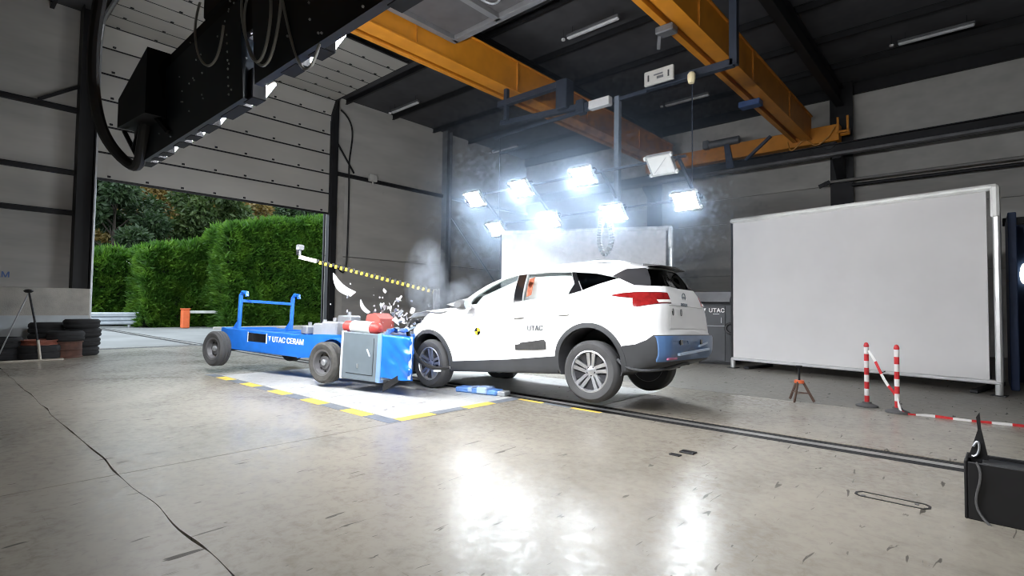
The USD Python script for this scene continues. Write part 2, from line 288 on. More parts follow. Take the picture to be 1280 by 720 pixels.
# ================================================================ outside the door
struct('ground_outside', box(-90, LX-.40, -40, 60, -.4, -.012), mat('yard_concrete', (.20, .205, .20), .8, var=.22, scale=.4))
def leaf_mat(name, c, c2, tl=.35):
    MATS[name] = usdkit.material(stage, '/World/Looks/'+name, {'g': ('geometry', {}), 'n': ('noise_texture', {'scale': 1.4, 'detail': 4.}), 'wn': ('map_range', {'from_min': 0., 'from_max': 1., 'to_min': -.18, 'to_max': .18}), 'ad': ('math', {'math_type': 'add'}),
        'r': ('rgb_ramp', {'ramp': [(.25, c), (.75, c2)]}), 'd': ('principled_bsdf', {'roughness': .6}), 't': ('translucent_bsdf', {}), 'm': ('mix_closure', {'fac': tl})},
        [('g.position', 'n.vector'), ('g.random_per_island', 'wn.value'), ('n.fac', 'ad.value1'), ('wn.result', 'ad.value2'), ('ad.value', 'r.fac'), ('r.color', 'd.base_color'), ('r.color', 't.color'), ('d.BSDF', 'm.closure1'), ('t.BSDF', 'm.closure2')], surface='m.closure')
    return MATS[name]
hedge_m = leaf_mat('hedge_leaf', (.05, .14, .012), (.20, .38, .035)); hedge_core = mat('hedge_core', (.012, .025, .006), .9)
tree_m = [leaf_mat('tree_leaf_dark', (.02, .045, .014), (.06, .10, .028)), leaf_mat('tree_leaf_mid', (.04, .075, .018), (.11, .15, .035)), leaf_mat('tree_leaf_autumn', (.12, .09, .02), (.30, .17, .035))]
bark = mat('bark', (.05, .04, .03), .9, bump=.5)
def sprays(P, N, length, width, rng, droop=.0, jitter=.6):
    """One two-triangle blade per point, growing along N."""
    n = len(P); d = N+jitter*rng.normal(size=(n, 3)); d[:, 2] -= droop; d /= np.linalg.norm(d, axis=1, keepdims=True)
    s = np.cross(d, rng.normal(size=(n, 3))); s /= np.linalg.norm(s, axis=1, keepdims=True)
    L = length*(.6+.8*rng.random((n, 1))); W = width*(.6+.8*rng.random((n, 1)))
    bend = np.cross(s, d)*L*.15
    V = np.stack([P-d*L*.2, P+d*L*.45+s*W, P+d*L+bend, P+d*L*.45-s*W], 1).reshape(-1, 3)
    k = np.arange(n)[:, None]*4; return V, np.vstack([k+[0, 1, 2], k+[0, 2, 3]])
def hedge(x0, x1, y0, y1, zt, zl, n, seed, label):
    rng = np.random.default_rng(seed); H = thing('hedge', label, 'hedge')
    ztop = lambda y: zl+(zt-zl)*np.clip((y-y0)/(y1-y0), 0, 1)
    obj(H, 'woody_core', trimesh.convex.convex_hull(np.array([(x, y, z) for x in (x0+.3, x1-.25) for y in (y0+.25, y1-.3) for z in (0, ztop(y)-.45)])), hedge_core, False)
    area = [((y1-y0)*(zt+zl)/2, 0), ((x1-x0)*zl, 1), ((x1-x0)*(y1-y0), 2)]; tot = sum(a for a, _ in area); Vs, Fs = [], []; o = 0
    for a, f in area:
        m = int(n*a/tot*(1. if f != 2 else .8)); u, v = rng.random(m), rng.random(m)
        if f == 0: y = y0+u*(y1-y0); P = np.stack([np.full(m, x1), y, v*ztop(y)], 1); N = np.array([1., 0, .5])
        elif f == 1: x = x0+u*(x1-x0); P = np.stack([x, np.full(m, y0), v*zl], 1); N = np.array([0, -1., .5])
        else: x, y = x0+u*(x1-x0), y0+v*(y1-y0); P = np.stack([x, y, ztop(y)], 1); N = np.array([.25, 0, 1.])
        q = meshkit.fbm(P*np.array([1.3, 1.3, .7]), 3, seed)[:, None]-.5
        P = P+N*(q*1.1-.12*rng.random((m, 1))); V, F = sprays(P, np.tile(N, (m, 1)), .30 if f != 2 else .42, .055, rng, 0, .45); Vs.append(V); Fs.append(F+o); o += len(V)
    obj(H, 'foliage', trimesh.Trimesh(np.vstack(Vs), np.vstack(Fs), process=False), hedge_m, False, kind='stuff')
hedge(-35.5, -33.0, 2.2, 8.6, 3.85, 3.0, 15000, 1, 'low far section of clipped conifer hedge behind the guardrail')
hedge(-32.2, -30.0, 7.1, 12.5, 4.25, 3.7, 17000, 2, 'middle section of clipped conifer hedge behind the orange barrier post')
hedge(-30.0, -27.4, 9.85, 18.5, 6.6, 4.8, 30000, 3, 'tallest section of green hedge at the right edge of the open door')
def tree_parts(kind, seed, h, w, n):
    rng = np.random.default_rng(seed); tk = tube([(0, 0, 0), (.1, .05, h*.4), (0, .1, h*.8)], [.22, .16, .05], 8)
    br = []; cl = []
    for i in range(16):
        z = h*(.22+.72*i/16); a = i*2.4+rng.random(); r = w*(.95-.55*abs(i/16-.3))*(.6+.5*rng.random()); e = np.array([r*math.cos(a), r*math.sin(a), z+.35*r])
        br.append(tube([(0, .05, z*.85), tuple(e*.6+np.array([0, 0, z*.38])), tuple(e)], [.06, .04, .015], 5)); cl.append((e*.85+np.array([0, 0, z*.15]), .34*w*(.8+.5*rng.random())))
    cl.append((np.array([0, 0, h]), .3*w)); P = []; N = []
    for c, r in cl:
        d = rng.normal(size=(n//len(cl), 3)); d /= np.linalg.norm(d, axis=1, keepdims=True); q = r*(.45+.6*rng.random((len(d), 1)))
        P.append(c+d*q*np.array([1, 1, .75])); N.append(d)
    V, F = sprays(np.vstack(P), np.vstack(N), .34, .10, rng, .25, .8)
    return cat([tk]+br), trimesh.Trimesh(V, F, process=False)
TREES = {}
for k in (0, 1, 2): TREES[k] = tree_parts(k, 20+k, (10.5, 10., 9.5)[k], (3.6, 3.5, 3.3)[k], 14000)
for x, y, k, s, a, lab in ((-42, 8.0, 0, .92, 0, 'dark green tree behind the low hedge, at the left side of the door opening'), (-42, 14.2, 1, .96, 1.3, 'mid green tree behind the middle hedge, in the centre of the door opening'), (-42, 20.4, 0, .90, 2.2, 'dark green tree rising behind the tallest hedge'),
    (-50.5, 5.2, 1, 1.05, .5, 'mid green tree farther back at the far left of the door opening'), (-50, 11.6, 2, 1.12, 3.3, 'orange tinted autumn tree in the second row, left of the middle'), (-50.5, 18.4, 2, 1.12, 4.1, 'orange tinted autumn tree in the second row, above the tallest hedge'), (-50, 25.4, 0, 1.1, 5.2, 'dark green tree in the second row, nearest the right door jamb'),
    (-60, 9.0, 0, 1.35, .9, 'big dark tree in the farthest row, at the left'), (-60.5, 18.0, 0, 1.40, 2.8, 'big dark tree in the farthest row, in the middle'), (-60, 27.0, 1, 1.35, 4.6, 'big mid green tree in the farthest row, at the right')):
    t = thing('tree', lab, 'tree', 'trees behind the hedge', M=pose((x, y, -.1), a) @ np.diag([s, s, s, 1.]))
    obj(t, 'trunk', TREES[k][0], bark); obj(t, 'foliage', TREES[k][1], tree_m[k], False, kind='stuff')
# guardrail, barrier gate
G = thing('guardrail', 'galvanised steel guardrail in front of the low hedge', 'guardrail', M=pose((-30.4, 0, 0)))
prof = [(-.03, .14), (.06, .18), (.06, .26), (-.03, .31), (.06, .36), (.06, .44), (-.03, .49), (.06, .54), (.06, .66), (-.03, .70)]
wv = LineString(prof).buffer(.012, cap_style=2)
obj(G, 'beam', tr(extrude(wv, 7.0), np.array([[1., 0, 0, 0], [0, 0, 1, .05], [0, 1, 0, 0], [0, 0, 0, 1]])), mat('guardrail_zinc', (.48, .52, .56), .5, .3), False)
for y in (.6, 2.6, 4.6, 6.6): obj(G, 'post', box(-.16, -.04, y-.05, y+.05, -.1, .68, .01), galv, False)
obj(G, 'end_plate', box(-.03, .08, 7.0, 7.06, .1, .7, .01), galv, False)
B = thing('barrier_gate', 'orange barrier post with a white horizontal arm by the hedge', 'barrier', M=pose((-28.4, 8.35, 0)))
obj(B, 'post', box(-.16, .16, -.16, .16, 0, .88, .03), mat('orange_paint', (.80, .16, .05), .5)); obj(B, 'arm', box(-.04, .04, .1, 1.42, .70, .83, .01), mat('white_paint', (.75, .75, .73), .5), False)
obj(B, 'post_cap', box(-.18, .18, -.18, .18, .88, .93, .015), MATS['orange_paint'])
obj('/World', 'kerb', box(-26.7, -26.5, 9.0, 18, -.1, .10, .02), concrete, label='long low kerb along the foot of the tallest hedge', cat='kerb')

# ================================================================ overhead crane
orange = mat('crane_orange', (.62, .235, .018), .42, var=.12, scale=2.); orange_d = mat('crane_orange_worn', (.52, .19, .018), .5, var=.2, scale=3.)
CR = thing('overhead_crane', 'orange double girder overhead crane spanning the hall near the ceiling', 'crane')
def girder(x0, x1):   # box girder, and on its left a festoon rail hung from the top flange
    p = obj(CR, 'girder', box(x0+.30, x1-.04, -6.5, 18.35, 6.53, 7.24, .01), orange, False)
    obj(p, 'bottom_flange', box(x0+.23, x1, -6.5, 18.35, 6.49, 6.53, .006), orange, False); obj(p, 'top_flange', box(x0+.02, x1, -6.5, 18.35, 7.24, 7.28, .006), orange, False)
    obj(p, 'festoon_rail', cat(box(x0, x0+.13, -6.5, 18.2, 6.48, 6.52, .005), box(x0+.05, x0+.08, -6.5, 18.2, 6.52, 6.80, .004)), orange, False)
    obj(p, 'rail_web', box(x0+.10, x0+.30, -6.5, 18.2, 6.62, 6.66, .004), orange_d, False)
    obj(p, 'rail_hanger', cat(*[box(x0+.05, x0+.30, y-.03, y+.03, 6.78, 6.84, .005) for y in np.arange(-5, 18, 1.6)]), orange_d, False, kind='stuff')
    for y in (3.2, 6.5, 9.6, 12.7, 15.8): obj(p, 'stiffener', box(x1-.05, x1, y-.012, y+.012, 6.53, 7.24), orange_d, False)
    obj(p, 'crane_rail', box((x0+x1)/2-.03, (x0+x1)/2+.03, -6.5, 18.3, 7.28, 7.34, .005), grey_steel, False)
girder(-9.12, -8.50); girder(-4.45, -3.92)
obj(CR, 'end_carriage', cat(box(-9.6, -3.2, 18.25, 18.65, 6.36, 6.86, .015)), orange, False)
obj(CR, 'buffer', cat(cyl((-3.2, 18.45, 6.6), (-2.95, 18.45, 6.6), .09), bar((-3.2, 18.1, 6.5), (-3.2, 18.1, 7.0), .06), bar((-2.95, 18.1, 6.5), (-2.95, 18.1, 7.0), .06), bar((-3.2, 18.1, 6.55), (-2.95, 18.1, 6.55), .06)), orange, False)
obj(CR, 'cable', tube([(-4.6, 18.2, 6.55), (-4.4, 18.15, 6.28), (-4.1, 18.15, 6.5), (-3.85, 18.15, 6.3), (-3.5, 18.15, 6.45), (-3.3, 18.15, 6.75)], .02, 6, 8), mat('orange_cable', (.55, .25, .04), .5))
for x in (-9.3, -3.5): obj(CR, 'wheel', tr(lathe([(0, -.07), (.16, -.07), (.2, -.05), (.2, .05), (.16, .07), (0, .07)], 20, 'y'), pose((x, 18.45, 6.36))), dark_steel)
obj(CR, 'diagonal_strut', bar((-5.9, 18.2, 6.2), (-5.1, 18.2, 6.85), .12, .08), mat('blue_steel', (.05, .07, .12), .5, .2), False); obj(CR, 'upright_plate', prism_y([(-6.5, 6.0), (-6.25, 6.0), (-6.45, 7.0), (-6.6, 7.0)], 18.12, 18.2), MATS['blue_steel'], False)
obj(CR, 'motor', cat(cyl((-7.2, 18.2, 6.95), (-6.1, 18.2, 6.95), .13), box(-7.3, -7.1, 18.05, 18.4, 6.8, 7.1, .02)), grey_steel)
obj(CR, 'limit_switch_box', box(-4.3, -4.05, 11.7, 11.95, 7.34, 7.5, .02), mat('pale_grey_box', (.55, .55, .54), .5), False)
obj(CR, 'rail_clamp', cat(box(-4.62, -4.1, 13.7, 14.0, 6.34, 6.49, .02)), mat('clamp_blue', (.04, .08, .2), .5), False)
obj(CR, 'cable_clamp', cat(box(-4.55, -4.2, 9.0, 9.25, 6.34, 6.48, .02), bar((-4.5, 9.1, 6.4), (-4.62, 9.3, 6.2), .06)), grey_steel, False)
# crab between the girders
TC = thing('hoist_trolley', 'grey steel hoist trolley frame riding on the crane girders', 'hoist')
fr = mat('trolley_grey', (.22, .22, .225), .5, .3)
z = 6.86
for a, b in (((-8.40, 5.0), (-8.40, 7.48)), ((-4.5, 5.0), (-4.5, 7.48)), ((-8.40, 7.42), (-4.5, 7.42)), ((-8.40, 5.05), (-4.5, 5.05)), ((-7.1, 5.05), (-7.1, 7.42)), ((-5.8, 5.05), (-5.8, 7.42))): obj(TC, 'frame_beam', bar((*a, z+.06), (*b, z+.06), .14, .12), fr, False)
for x0, x1 in ((-8.32, -7.18), (-7.02, -5.88)): obj(TC, 'deck_plate', box(x0, x1, 5.15, 7.33, z+.09, z+.11), mat('trolley_plate', (.10, .095, .095), .6), False)
obj(TC, 'hoist_drum', cyl((-5.7, 6.3, z+.35), (-4.6, 6.3, z+.35), .24, 24), grey_steel); obj(TC, 'cable', tube([(-6.9, 6.6, z+.06), (-6.6, 6.9, z-.02), (-6.3, 6.8, z+.03), (-6.1, 7.1, z+.04)], .02, 6, 6), galv)
for x, xr in ((-8.40, -8.81), (-4.5, -4.185)):
    for y in (5.2, 7.3):
        obj(TC, 'hanger_plate', box(x-.02, x+.02, y-.12, y+.12, z+.1, 7.55, .005), fr, False); obj(TC, 'axle', cyl((x, y, 7.44), (xr, y, 7.44), .03, 12), dark_steel)
        obj(TC, 'wheel', tr(lathe([(0, -.05), (.1, -.05), (.1, .05), (0, .05)], 16, 'x'), pose((xr, y, 7.44))), dark_steel)

# ================================================================ far lighting rig and floodlights
rigm = mat('rig_dark_blue', (.035, .045, .065), .45, .4)
FR = thing('lighting_gantry', 'dark tubular gantry hanging from the crane girders above the car', 'lighting rig')
obj(FR, 'hanger', cat(bar((-3.2, 9.3, 5.45), (-3.2, 9.3, 7.34), .13), bar((-3.2, 9.3, 5.5), (-4.85, 9.3, 5.5), .13)), rigm, False)
obj(FR, 'crossbar', bar((-8.85, 9.3, 6.15), (-6.75, 9.3, 6.15), .14), rigm, False); obj(FR, 'crossbar', bar((-8.9, 9.45, 5.75), (-6.2, 9.3, 5.50), .12), rigm, False); obj(FR, 'crossbar', bar((-8.95, 9.3, 5.35), (-4.85, 9.3, 5.45), .07), rigm, False)
obj(FR, 'hanger', bar((-8.6, 9.3, 5.72), (-8.6, 9.3, 6.49), .10), rigm, False)
obj(FR, 'drop_post', bar((-5.51, 9.3, 3.3), (-5.51, 9.3, 5.5), .11), mat('post_grey_blue', (.16, .19, .23), .5, .3), False)
for x, zt in ((-8.8, 5.37), (-3.95, 5.47)): obj(FR, 'suspension_wire', cyl((x, 9.3, 3.35), (x, 9.3, zt), .010, 8), rigm, False)
for (yy, zz) in ((8.68, 3.83), (9.46, 3.24)): obj(FR, 'lamp_rail', bar((-9.1, yy, zz), (-3.8, yy, zz), .04), rigm, False)
for x in (-8.84, -7.3, -5.51, -3.95): obj(FR, 'rail_tie', bar((x, 8.68, 3.86), (x, 9.46, 3.27), .05), rigm, False)
obj(FR, 'clamp', cat(box(-7.0, -6.7, 9.15, 9.45, 5.55, 6.2, .02), box(-6.5, -6.3, 9.2, 9.4, 5.35, 5.65, .02)), rigm, False)
obj(FR, 'control_box', box(-6.1, -5.6, 9.1, 9.25, 5.32, 5.5, .015), mat('pale_grey_box', (.55, .55, .54), .5), False)
lamp_on = emit('floodlight_glow', (.86, .93, 1.), FAR_LAMP); lamp_off = mat('floodlight_diffuser', (.62, .62, .59), .5, var=.03)
house = mat('floodlight_housing', (.45, .45, .44), .45, .3)
def floodlight(c, aim, on, label, w=.46, h=.40):
    aim = np.array(aim, float); aim /= np.linalg.norm(aim)
    M = frame(c, (1, 0, 0), aim)
    t = thing('floodlight', label, 'floodlight', M=M)
    obj(t, 'housing', trimesh.convex.convex_hull(np.array([(sx*w/2*k, sy*h/2*k, zz) for sx in (-1, 1) for sy in (-1, 1) for k, zz in ((1., .0), (1., -.05), (.6, -.16))])), house, False)
    obj(t, 'lens', box(-w/2+.02, w/2-.02, -h/2+.02, h/2-.02, .001, .016, .006), lamp_on if on else lamp_off, False)
    obj(t, 'rim', cat(box(-w/2, w/2, h/2-.02, h/2, 0, .03), box(-w/2, w/2, -h/2, -h/2+.02, 0, .03), box(-w/2, -w/2+.02, -h/2+.02, h/2-.02, 0, .03), box(w/2-.02, w/2, -h/2+.02, h/2-.02, 0, .03)), house, False)
    for sx in (-1, 1):
        for sy in (-1, 1): obj(t, 'corner_clip', box(sx*(w/2+.012)-.022, sx*(w/2+.012)+.022, sy*(h/2-.03)-.03, sy*(h/2-.03)+.03, -.02, .045, .01), mat('clip_white', (.7, .7, .68), .5), False)
    obj(t, 'yoke', tube([(-w/2-.02, 0, -.04), (-w/2-.03, 0, -.12), (-w/2+.06, 0, -.22), (w/2-.06, 0, -.22), (w/2+.03, 0, -.12), (w/2+.02, 0, -.04)], .014, 8), dark_steel)
    if not on: obj(t, 'glass_bar', bar((-w*.36, -h*.36, .02), (w*.3, h*.32, .02), .008), mat('bar_grey', (.3, .3, .3), .5), False)
X1, X2 = (-8.82, -7.40, -5.80, -4.17), (-8.87, -7.23, -5.59, -4.07)
names = ('leftmost', 'second', 'third', 'rightmost')
for i, x in enumerate(X1): floodlight((x, 8.5, (3.70, 3.75, 3.77, 3.70)[i]), (.12, -.62, -.60), i < 3, f'lit floodlight, {names[i]} of the upper row above the car' if i < 3 else 'white unlit floodlight at the right end of the upper row')
for i, x in enumerate(X2): floodlight((x, 9.3, (3.10, 3.16, 3.14, 3.19)[i]), (.12, -.62, -.60), True, f'lit floodlight, {names[i]} of the lower row above the car')
# energy chain hanging under the gantry
links = []
C0 = smooth_path([(-5.90, 9.30, 3.3), (-5.92, 9.30, 2.75), (-5.90, 9.30, 2.45), (-5.80, 9.30, 2.30), (-5.68, 9.30, 2.42), (-5.64, 9.30, 2.75), (-5.62, 9.30, 3.3)], 6)
EC = thing('cable_chain', 'grey looped cable chain hanging below the floodlights', 'cable chain')
for a, b in zip(C0[:-1], C0[1:]): obj(EC, 'link', bar(a, a+(b-a)*.86, .10, .06, up=(0, 1, 0), ch=.008), mat('chain_grey', (.17, .17, .16), .6), False)
SG = thing('crane_sign', 'pale grey rectangular plate hanging under the gantry hanger', 'sign', M=pose((-4.45, 8.98, 5.38)))
obj(SG, 'plate', box(-.29, .29, -.03, .03, 0, .27, .01), mat('plate_grey', (.42, .41, .38), .6), False)
for x in (-.2, .2): obj(SG, 'slot', box(x-.015, x+.015, -.034, -.028, .07, .19), black, False)
obj(SG, 'marking', cat(box(-.09, .09, -.034, -.029, .15, .18), box(-.03, .1, -.034, -.029, .08, .13)), grey_steel, False); obj(SG, 'strap', cat(bar((-.2, .05, .2), (-.2, .25, .27), .02), bar((.2, .05, .2), (.2, .25, .27), .02)), dark_steel, False)
WL_ = thing('warning_lamp', 'small yellowish lamp under the hanger beside the grey plate', 'lamp', M=pose((-3.88, 9.1, 5.36)))
obj(WL_, 'lamp_body', tr(lathe([(0, -.11), (.05, -.1), (.07, -.03), (.07, .06), (.04, .1), (0, .1)], 16), pose((0, 0, 0))), mat('lamp_ivory', (.72, .62, .38), .4)); obj(WL_, 'bracket', bar((0, 0, .08), (0, .15, .16), .03), dark_steel, False)
# ceiling tubes (off)
for i, (cx, cy, lab) in enumerate(((-7.1, 10.75, 'unlit ceiling tube light above the unlit gantry middle, nearest of its column'), (-7.22, 16.55, 'unlit ceiling tube light far back above the floodlights'), (-.82, 16.5, 'unlit ceiling tube light at the upper right above the back wall'), (-14.9, 10.92, 'unlit ceiling tube light beside the raised door track'), (-15.5, 16.7, 'dim ceiling tube light in the far left corner of the roof'))):
    t = thing('ceiling_light', lab, 'ceiling light', M=pose((cx, cy, 8.06)))
    obj(t, 'housing', box(-.75, .75, -.06, .06, .03, .09, .01), grey_steel, False); obj(t, 'diffuser', box(-.74, .74, -.055, .055, -.025, .03, .02), mat('tube_diffuser', (.75, .76, .77), .35), False)
    obj(t, 'sensor', tr(lathe([(0, 0), (.05, 0), (.05, .04), (0, .05)], 12), pose((-.88, 0, .0))), mat('sensor_white', (.8, .8, .8), .4)); obj(t, 'suspension', cat(*[bar((x, 0, .09), (x, 0, .28), .01) for x in (-.6, .6)], bar((-.88, 0, .04), (-.88, 0, .28), .01)), dark_steel, False)

# ================================================================ near lighting rig, upper left
blk = mat('rig_black', (.004, .0045, .006), .55, var=.3, spec=.2); navy = mat('rig_navy', (.004, .008, .013), .45, var=.2, spec=.3)
NR = thing('lighting_rig', 'big black lighting rig hanging at the upper left, seen from behind', 'lighting rig')
obj(NR, 'main_beam', box(-8.3, 1.2, 1.98, 2.3, 3.75, 4.36, .03), blk, False)
obj(NR, 'end_box', trimesh.convex.convex_hull(np.array([(x, y, z) for x, zz in ((-9.0, (3.62, 4.02)), (-7.6, (3.5, 4.32))) for y in (1.72, 2.1) for z in zz])), blk, False)
obj(NR, 'red_edge', bar((-9.01, 1.80, 4.03), (-9.01, 2.10, 3.66), .03, .05), mat('dark_red_strip', (.16, .02, .015), .5), False)
for x0, x1, zb in ((-9.15, -5.28, 3.16), (-5.02, 1.2, 3.22)):
    obj(NR, 'back_panel', trimesh.convex.convex_hull(np.array([(x, y, z) for x in (x0, x1) for y, z in ((1.98, zb), (2.06, zb), (1.92, zb+.95), (2.1, zb+.95))])), navy, False)
led = emit('led_glow', (.94, .96, 1.), NEAR_LAMP)
lx = [(-9.05, .30), (-8.55, .2), (-8.2, .22), (-7.6, .30), (-7.15, .24), (-6.7, .35), (-6.0, .5), (-5.4, .22), (-4.6, .3), (-4.1, .22), (-3.0, .55), (-1.7, .42), (-.6, .3)]  # last two modules are out of view, added to light the car's rear
for x, w in lx:
    z0 = 3.12 if x < -5 else 3.18
    p = obj(NR, 'led_module', box(x, x+w, 2.02, 2.16, z0+.035, z0+.33, .01), blk, False)
    obj(p, 'lens', tr(box(0, w-.03, -.12, .12, 0, .03, .008), frame((x+.015, 2.175, z0+.155), (1, 0, 0), (0, .86, -.51)) if x < -2.5 else frame((x+.015, 2.175, z0+.155), (1, .75, 0), (-.6, .8, -.45))), led, False)
dots = []
rr = np.random.default_rng(4)
for x0, n in ((-8.5, 10), (-7.2, 14), (-5.9, 10), (-4.4, 8), (-3.4, 8)):
    for _ in range(n):
        s = rr.random(); dots.append(tr(trimesh.creation.icosphere(0, .012), pose((x0+.9*rr.random(), 1.975-.06*s, 3.2+1.0*s))))
obj(NR, 'screw_heads', cat(dots), galv, False, kind='stuff')
obj(NR, 'rivet_row', cat(*[tr(trimesh.creation.icosphere(0, .014), pose((-5.62, 1.972-.005*i, 3.28+.085*i))) for i in range(8)]), galv, False, kind='stuff')
obj(NR, 'bracket_frame', cat(bar((-8.9, 1.9, 3.35), (-8.1, 1.85, 3.75), .05), bar((-8.1, 1.85, 3.75), (-7.5, 1.95, 3.3), .05), bar((-9.0, 1.8, 3.6), (-9.0, 2.0, 3.2), .05)), blk, False)
obj(NR, 'suspension_post', cat(bar((-6.2, 2.2, 4.3), (-6.2, 2.2, 8.3), .16), bar((-3.2, 2.2, 4.3), (-3.2, 2.2, 8.3), .16)), blk, False)
obj(NR, 'upper_box', box(-6.4, -2.0, 1.95, 2.5, 4.3, 5.3, .03), blk, False)
obj(NR, 'drooping_hose', tube([(-8.8, 1.62, 6.6), (-9.0, 1.48, 5.4), (-9.05, 1.43, 4.5), (-9.1, 1.50, 3.85), (-9.15, 1.72, 3.35), (-9.05, 1.92, 3.14), (-8.6, 1.93, 3.3), (-8.3, 1.90, 3.7), (-8.2, 1.85, 4.1)], .075, 10, 8), black)
for i, (P) in enumerate(([(-4.9, 1.88, 4.2), (-4.95, 1.86, 3.6), (-4.6, 1.9, 3.25), (-4.3, 1.88, 3.6), (-4.35, 1.88, 4.2)], [(-4.4, 1.8, 4.3), (-4.3, 1.95, 3.5), (-4.05, 2.0, 3.08), (-3.7, 1.98, 3.5), (-3.5, 1.85, 4.3)], [(-4.7, 1.87, 4.0), (-4.9, 1.85, 3.55), (-4.7, 1.88, 3.3), (-4.45, 1.86, 3.5), (-4.6, 1.87, 3.9)], [(-6.2, 1.86, 4.4), (-6.15, 1.85, 3.8), (-5.8, 1.86, 3.6), (-5.5, 1.86, 3.9)])):
    obj(NR, 'loose_cable', tube(P, .013, 6, 10), mat('pale_cable', (.30, .30, .28), .5))

# ================================================================ the car
white_p = mat('car_paint_white', (.80, .80, .79), .28, var=.02, coat=.6); clad = mat('car_cladding', (.045, .047, .05), .6, var=.15)
gloss_k = mat('gloss_black', (.010, .010, .011), .12, var=.1, coat=.5); glass_m = pane('car_glass', (.86, .89, .89)); glass_d = pane('car_glass_dark', (.10, .11, .12))
red_l = mat('tail_lamp_red', (.22, .012, .012), .15, var=.25, scale=14, coat=1.); tyre_m = mat('tyre_rubber', (.065, .065, .066), .8, var=.2); alloy = mat('alloy_silver', (.62, .63, .65), .3, .8, var=.05)
blue_refl = mat('bumper_blue_reflection', (.085, .17, .34), .35, var=.12, scale=5, coat=.3); inner = mat('car_interior', (.05, .05, .055), .8); bag = mat('airbag_white', (.82, .82, .80), .8, var=.04)  # bumper insert blue is a reflection painted into dark gloss plastic
P_ = lambda *kv: PCH([a for a, b in sorted(kv)], [b for a, b in sorted(kv)])
CZB=P_((-.9,.36),(-.7,.30),(-.3,.24),(.5,.23),(2.2,.23),(2.8,.24),(3.5,.30))
CWM=P_((-.9,.77),(-.8,.83),(-.65,.88),(-.4,.91),(0,.92),(.5,.905),(1.3,.90),(2.2,.905),(2.65,.92),(3.0,.89),(3.3,.82),(3.5,.68))
CWS=P_((-.9,.60),(-.75,.70),(-.5,.79),(-.1,.83),(.5,.845),(1.5,.85),(2.2,.845),(2.8,.83),(3.2,.79),(3.5,.60))
CZS=P_((-.9,1.11),(-.6,1.16),(-.3,1.175),(.3,1.13),(1.,1.09),(1.9,1.06),(2.2,1.05),(2.6,1.01),(3.0,.97),(3.3,.91),(3.5,.80))
CWR=P_((-.9,.33),(-.6,.44),(-.3,.53),(.4,.585),(1.,.595),(1.3,.605),(1.6,.63),(1.9,.665),(2.1,.70),(2.5,.70),(3.1,.66),(3.5,.50))
CZR=P_((-.9,1.41),(-.6,1.455),(-.3,1.50),(0,1.52),(.4,1.54),(.8,1.54),(1.1,1.53),(1.35,1.495),(1.6,1.44),(1.9,1.32),(2.1,1.20),(2.24,1.115),(2.4,1.085),(2.8,1.05),(3.1,1.02),(3.3,.97),(3.5,.87))
CXR=P_((.0,-.66),(.25,-.72),(.36,-.81),(.45,-.85),(.62,-.86),(.68,-.835),(.80,-.83),(.95,-.825),(1.02,-.815),(1.08,-.80),(1.13,-.785),(1.3,-.70),(1.42,-.635),(1.5,-.60),(1.7,-.58))
CXF=P_((.0,3.2),(.3,3.30),(.5,3.42),(.7,3.45),(.85,3.40),(.95,3.25),(1.05,3.05),(1.3,3.0))
def car_sec(s,d):
    zb,wm,ws,zs,wr,zr=CZB(s)+d,CWM(s)-d,CWS(s)-d,CZS(s),CWR(s)-d,CZR(s)-d
    zs=min(zs,zr-.012)
    wl=wm-.045; c=.045*np.clip((2.3-s)/.6,.35,1)
    g=lambda t:(ws+(wr-ws)*t+.022*np.sin(np.pi*t), zs+(zr-zs)*t)
    K=[(0,zb),(.45*wl,zb),(.8*wl,zb),(wl-.02,zb+.01),(wl,zb+.05),(wm-.022,.44),(wm,.62),(wm-.012,.80),(.5*(wm+ws)+.008,.5*(.8+zs)+.02),(ws+.006,zs-.03),(ws-.008,zs+.004),g(.18),g(.4),g(.62),g(.84),(wr,zr),(wr*.9,zr+.35*c),(wr*.68,zr+.72*c),(wr*.35,zr+.95*c),(0,zr+c)]
    K=np.array(K); K[:,0]=np.clip(K[:,0],0,None)
    u=np.arange(len(K)); uu=np.linspace(0,len(K)-1,(len(K)-1)*3+1)
    return np.stack([PCH(u,K[:,0])(uu),PCH(u,K[:,1])(uu)],1)
def crush(v):
    v=v.copy(); x,y,z=v.T
    t=np.clip((x-2.35)/.95,0,1.3)
    near=np.clip((y+.5)/.9,0,1)
    k=(.14+.10*near)*t**1.3*.95
    n=meshkit.fbm(v*np.array([5.,4.,6.])+7,3)-.5; n2=meshkit.fbm(v*np.array([6.,3.,5.])+31,3)-.5
    v[:,0]=x-k+ .12*n*t
    v[:,2]=z+ (np.clip((z-.8)/.2,0,1))*(.07*np.exp(-((x-2.72)/.16)**2)+.06*n2*t) - .05*t*np.clip((z-.85)/.1,0,1)*(x>3.0)
    v[:,1]=y+.08*n2*t*np.sign(y)*np.clip(np.abs(y)/.5,0,1)
    return v
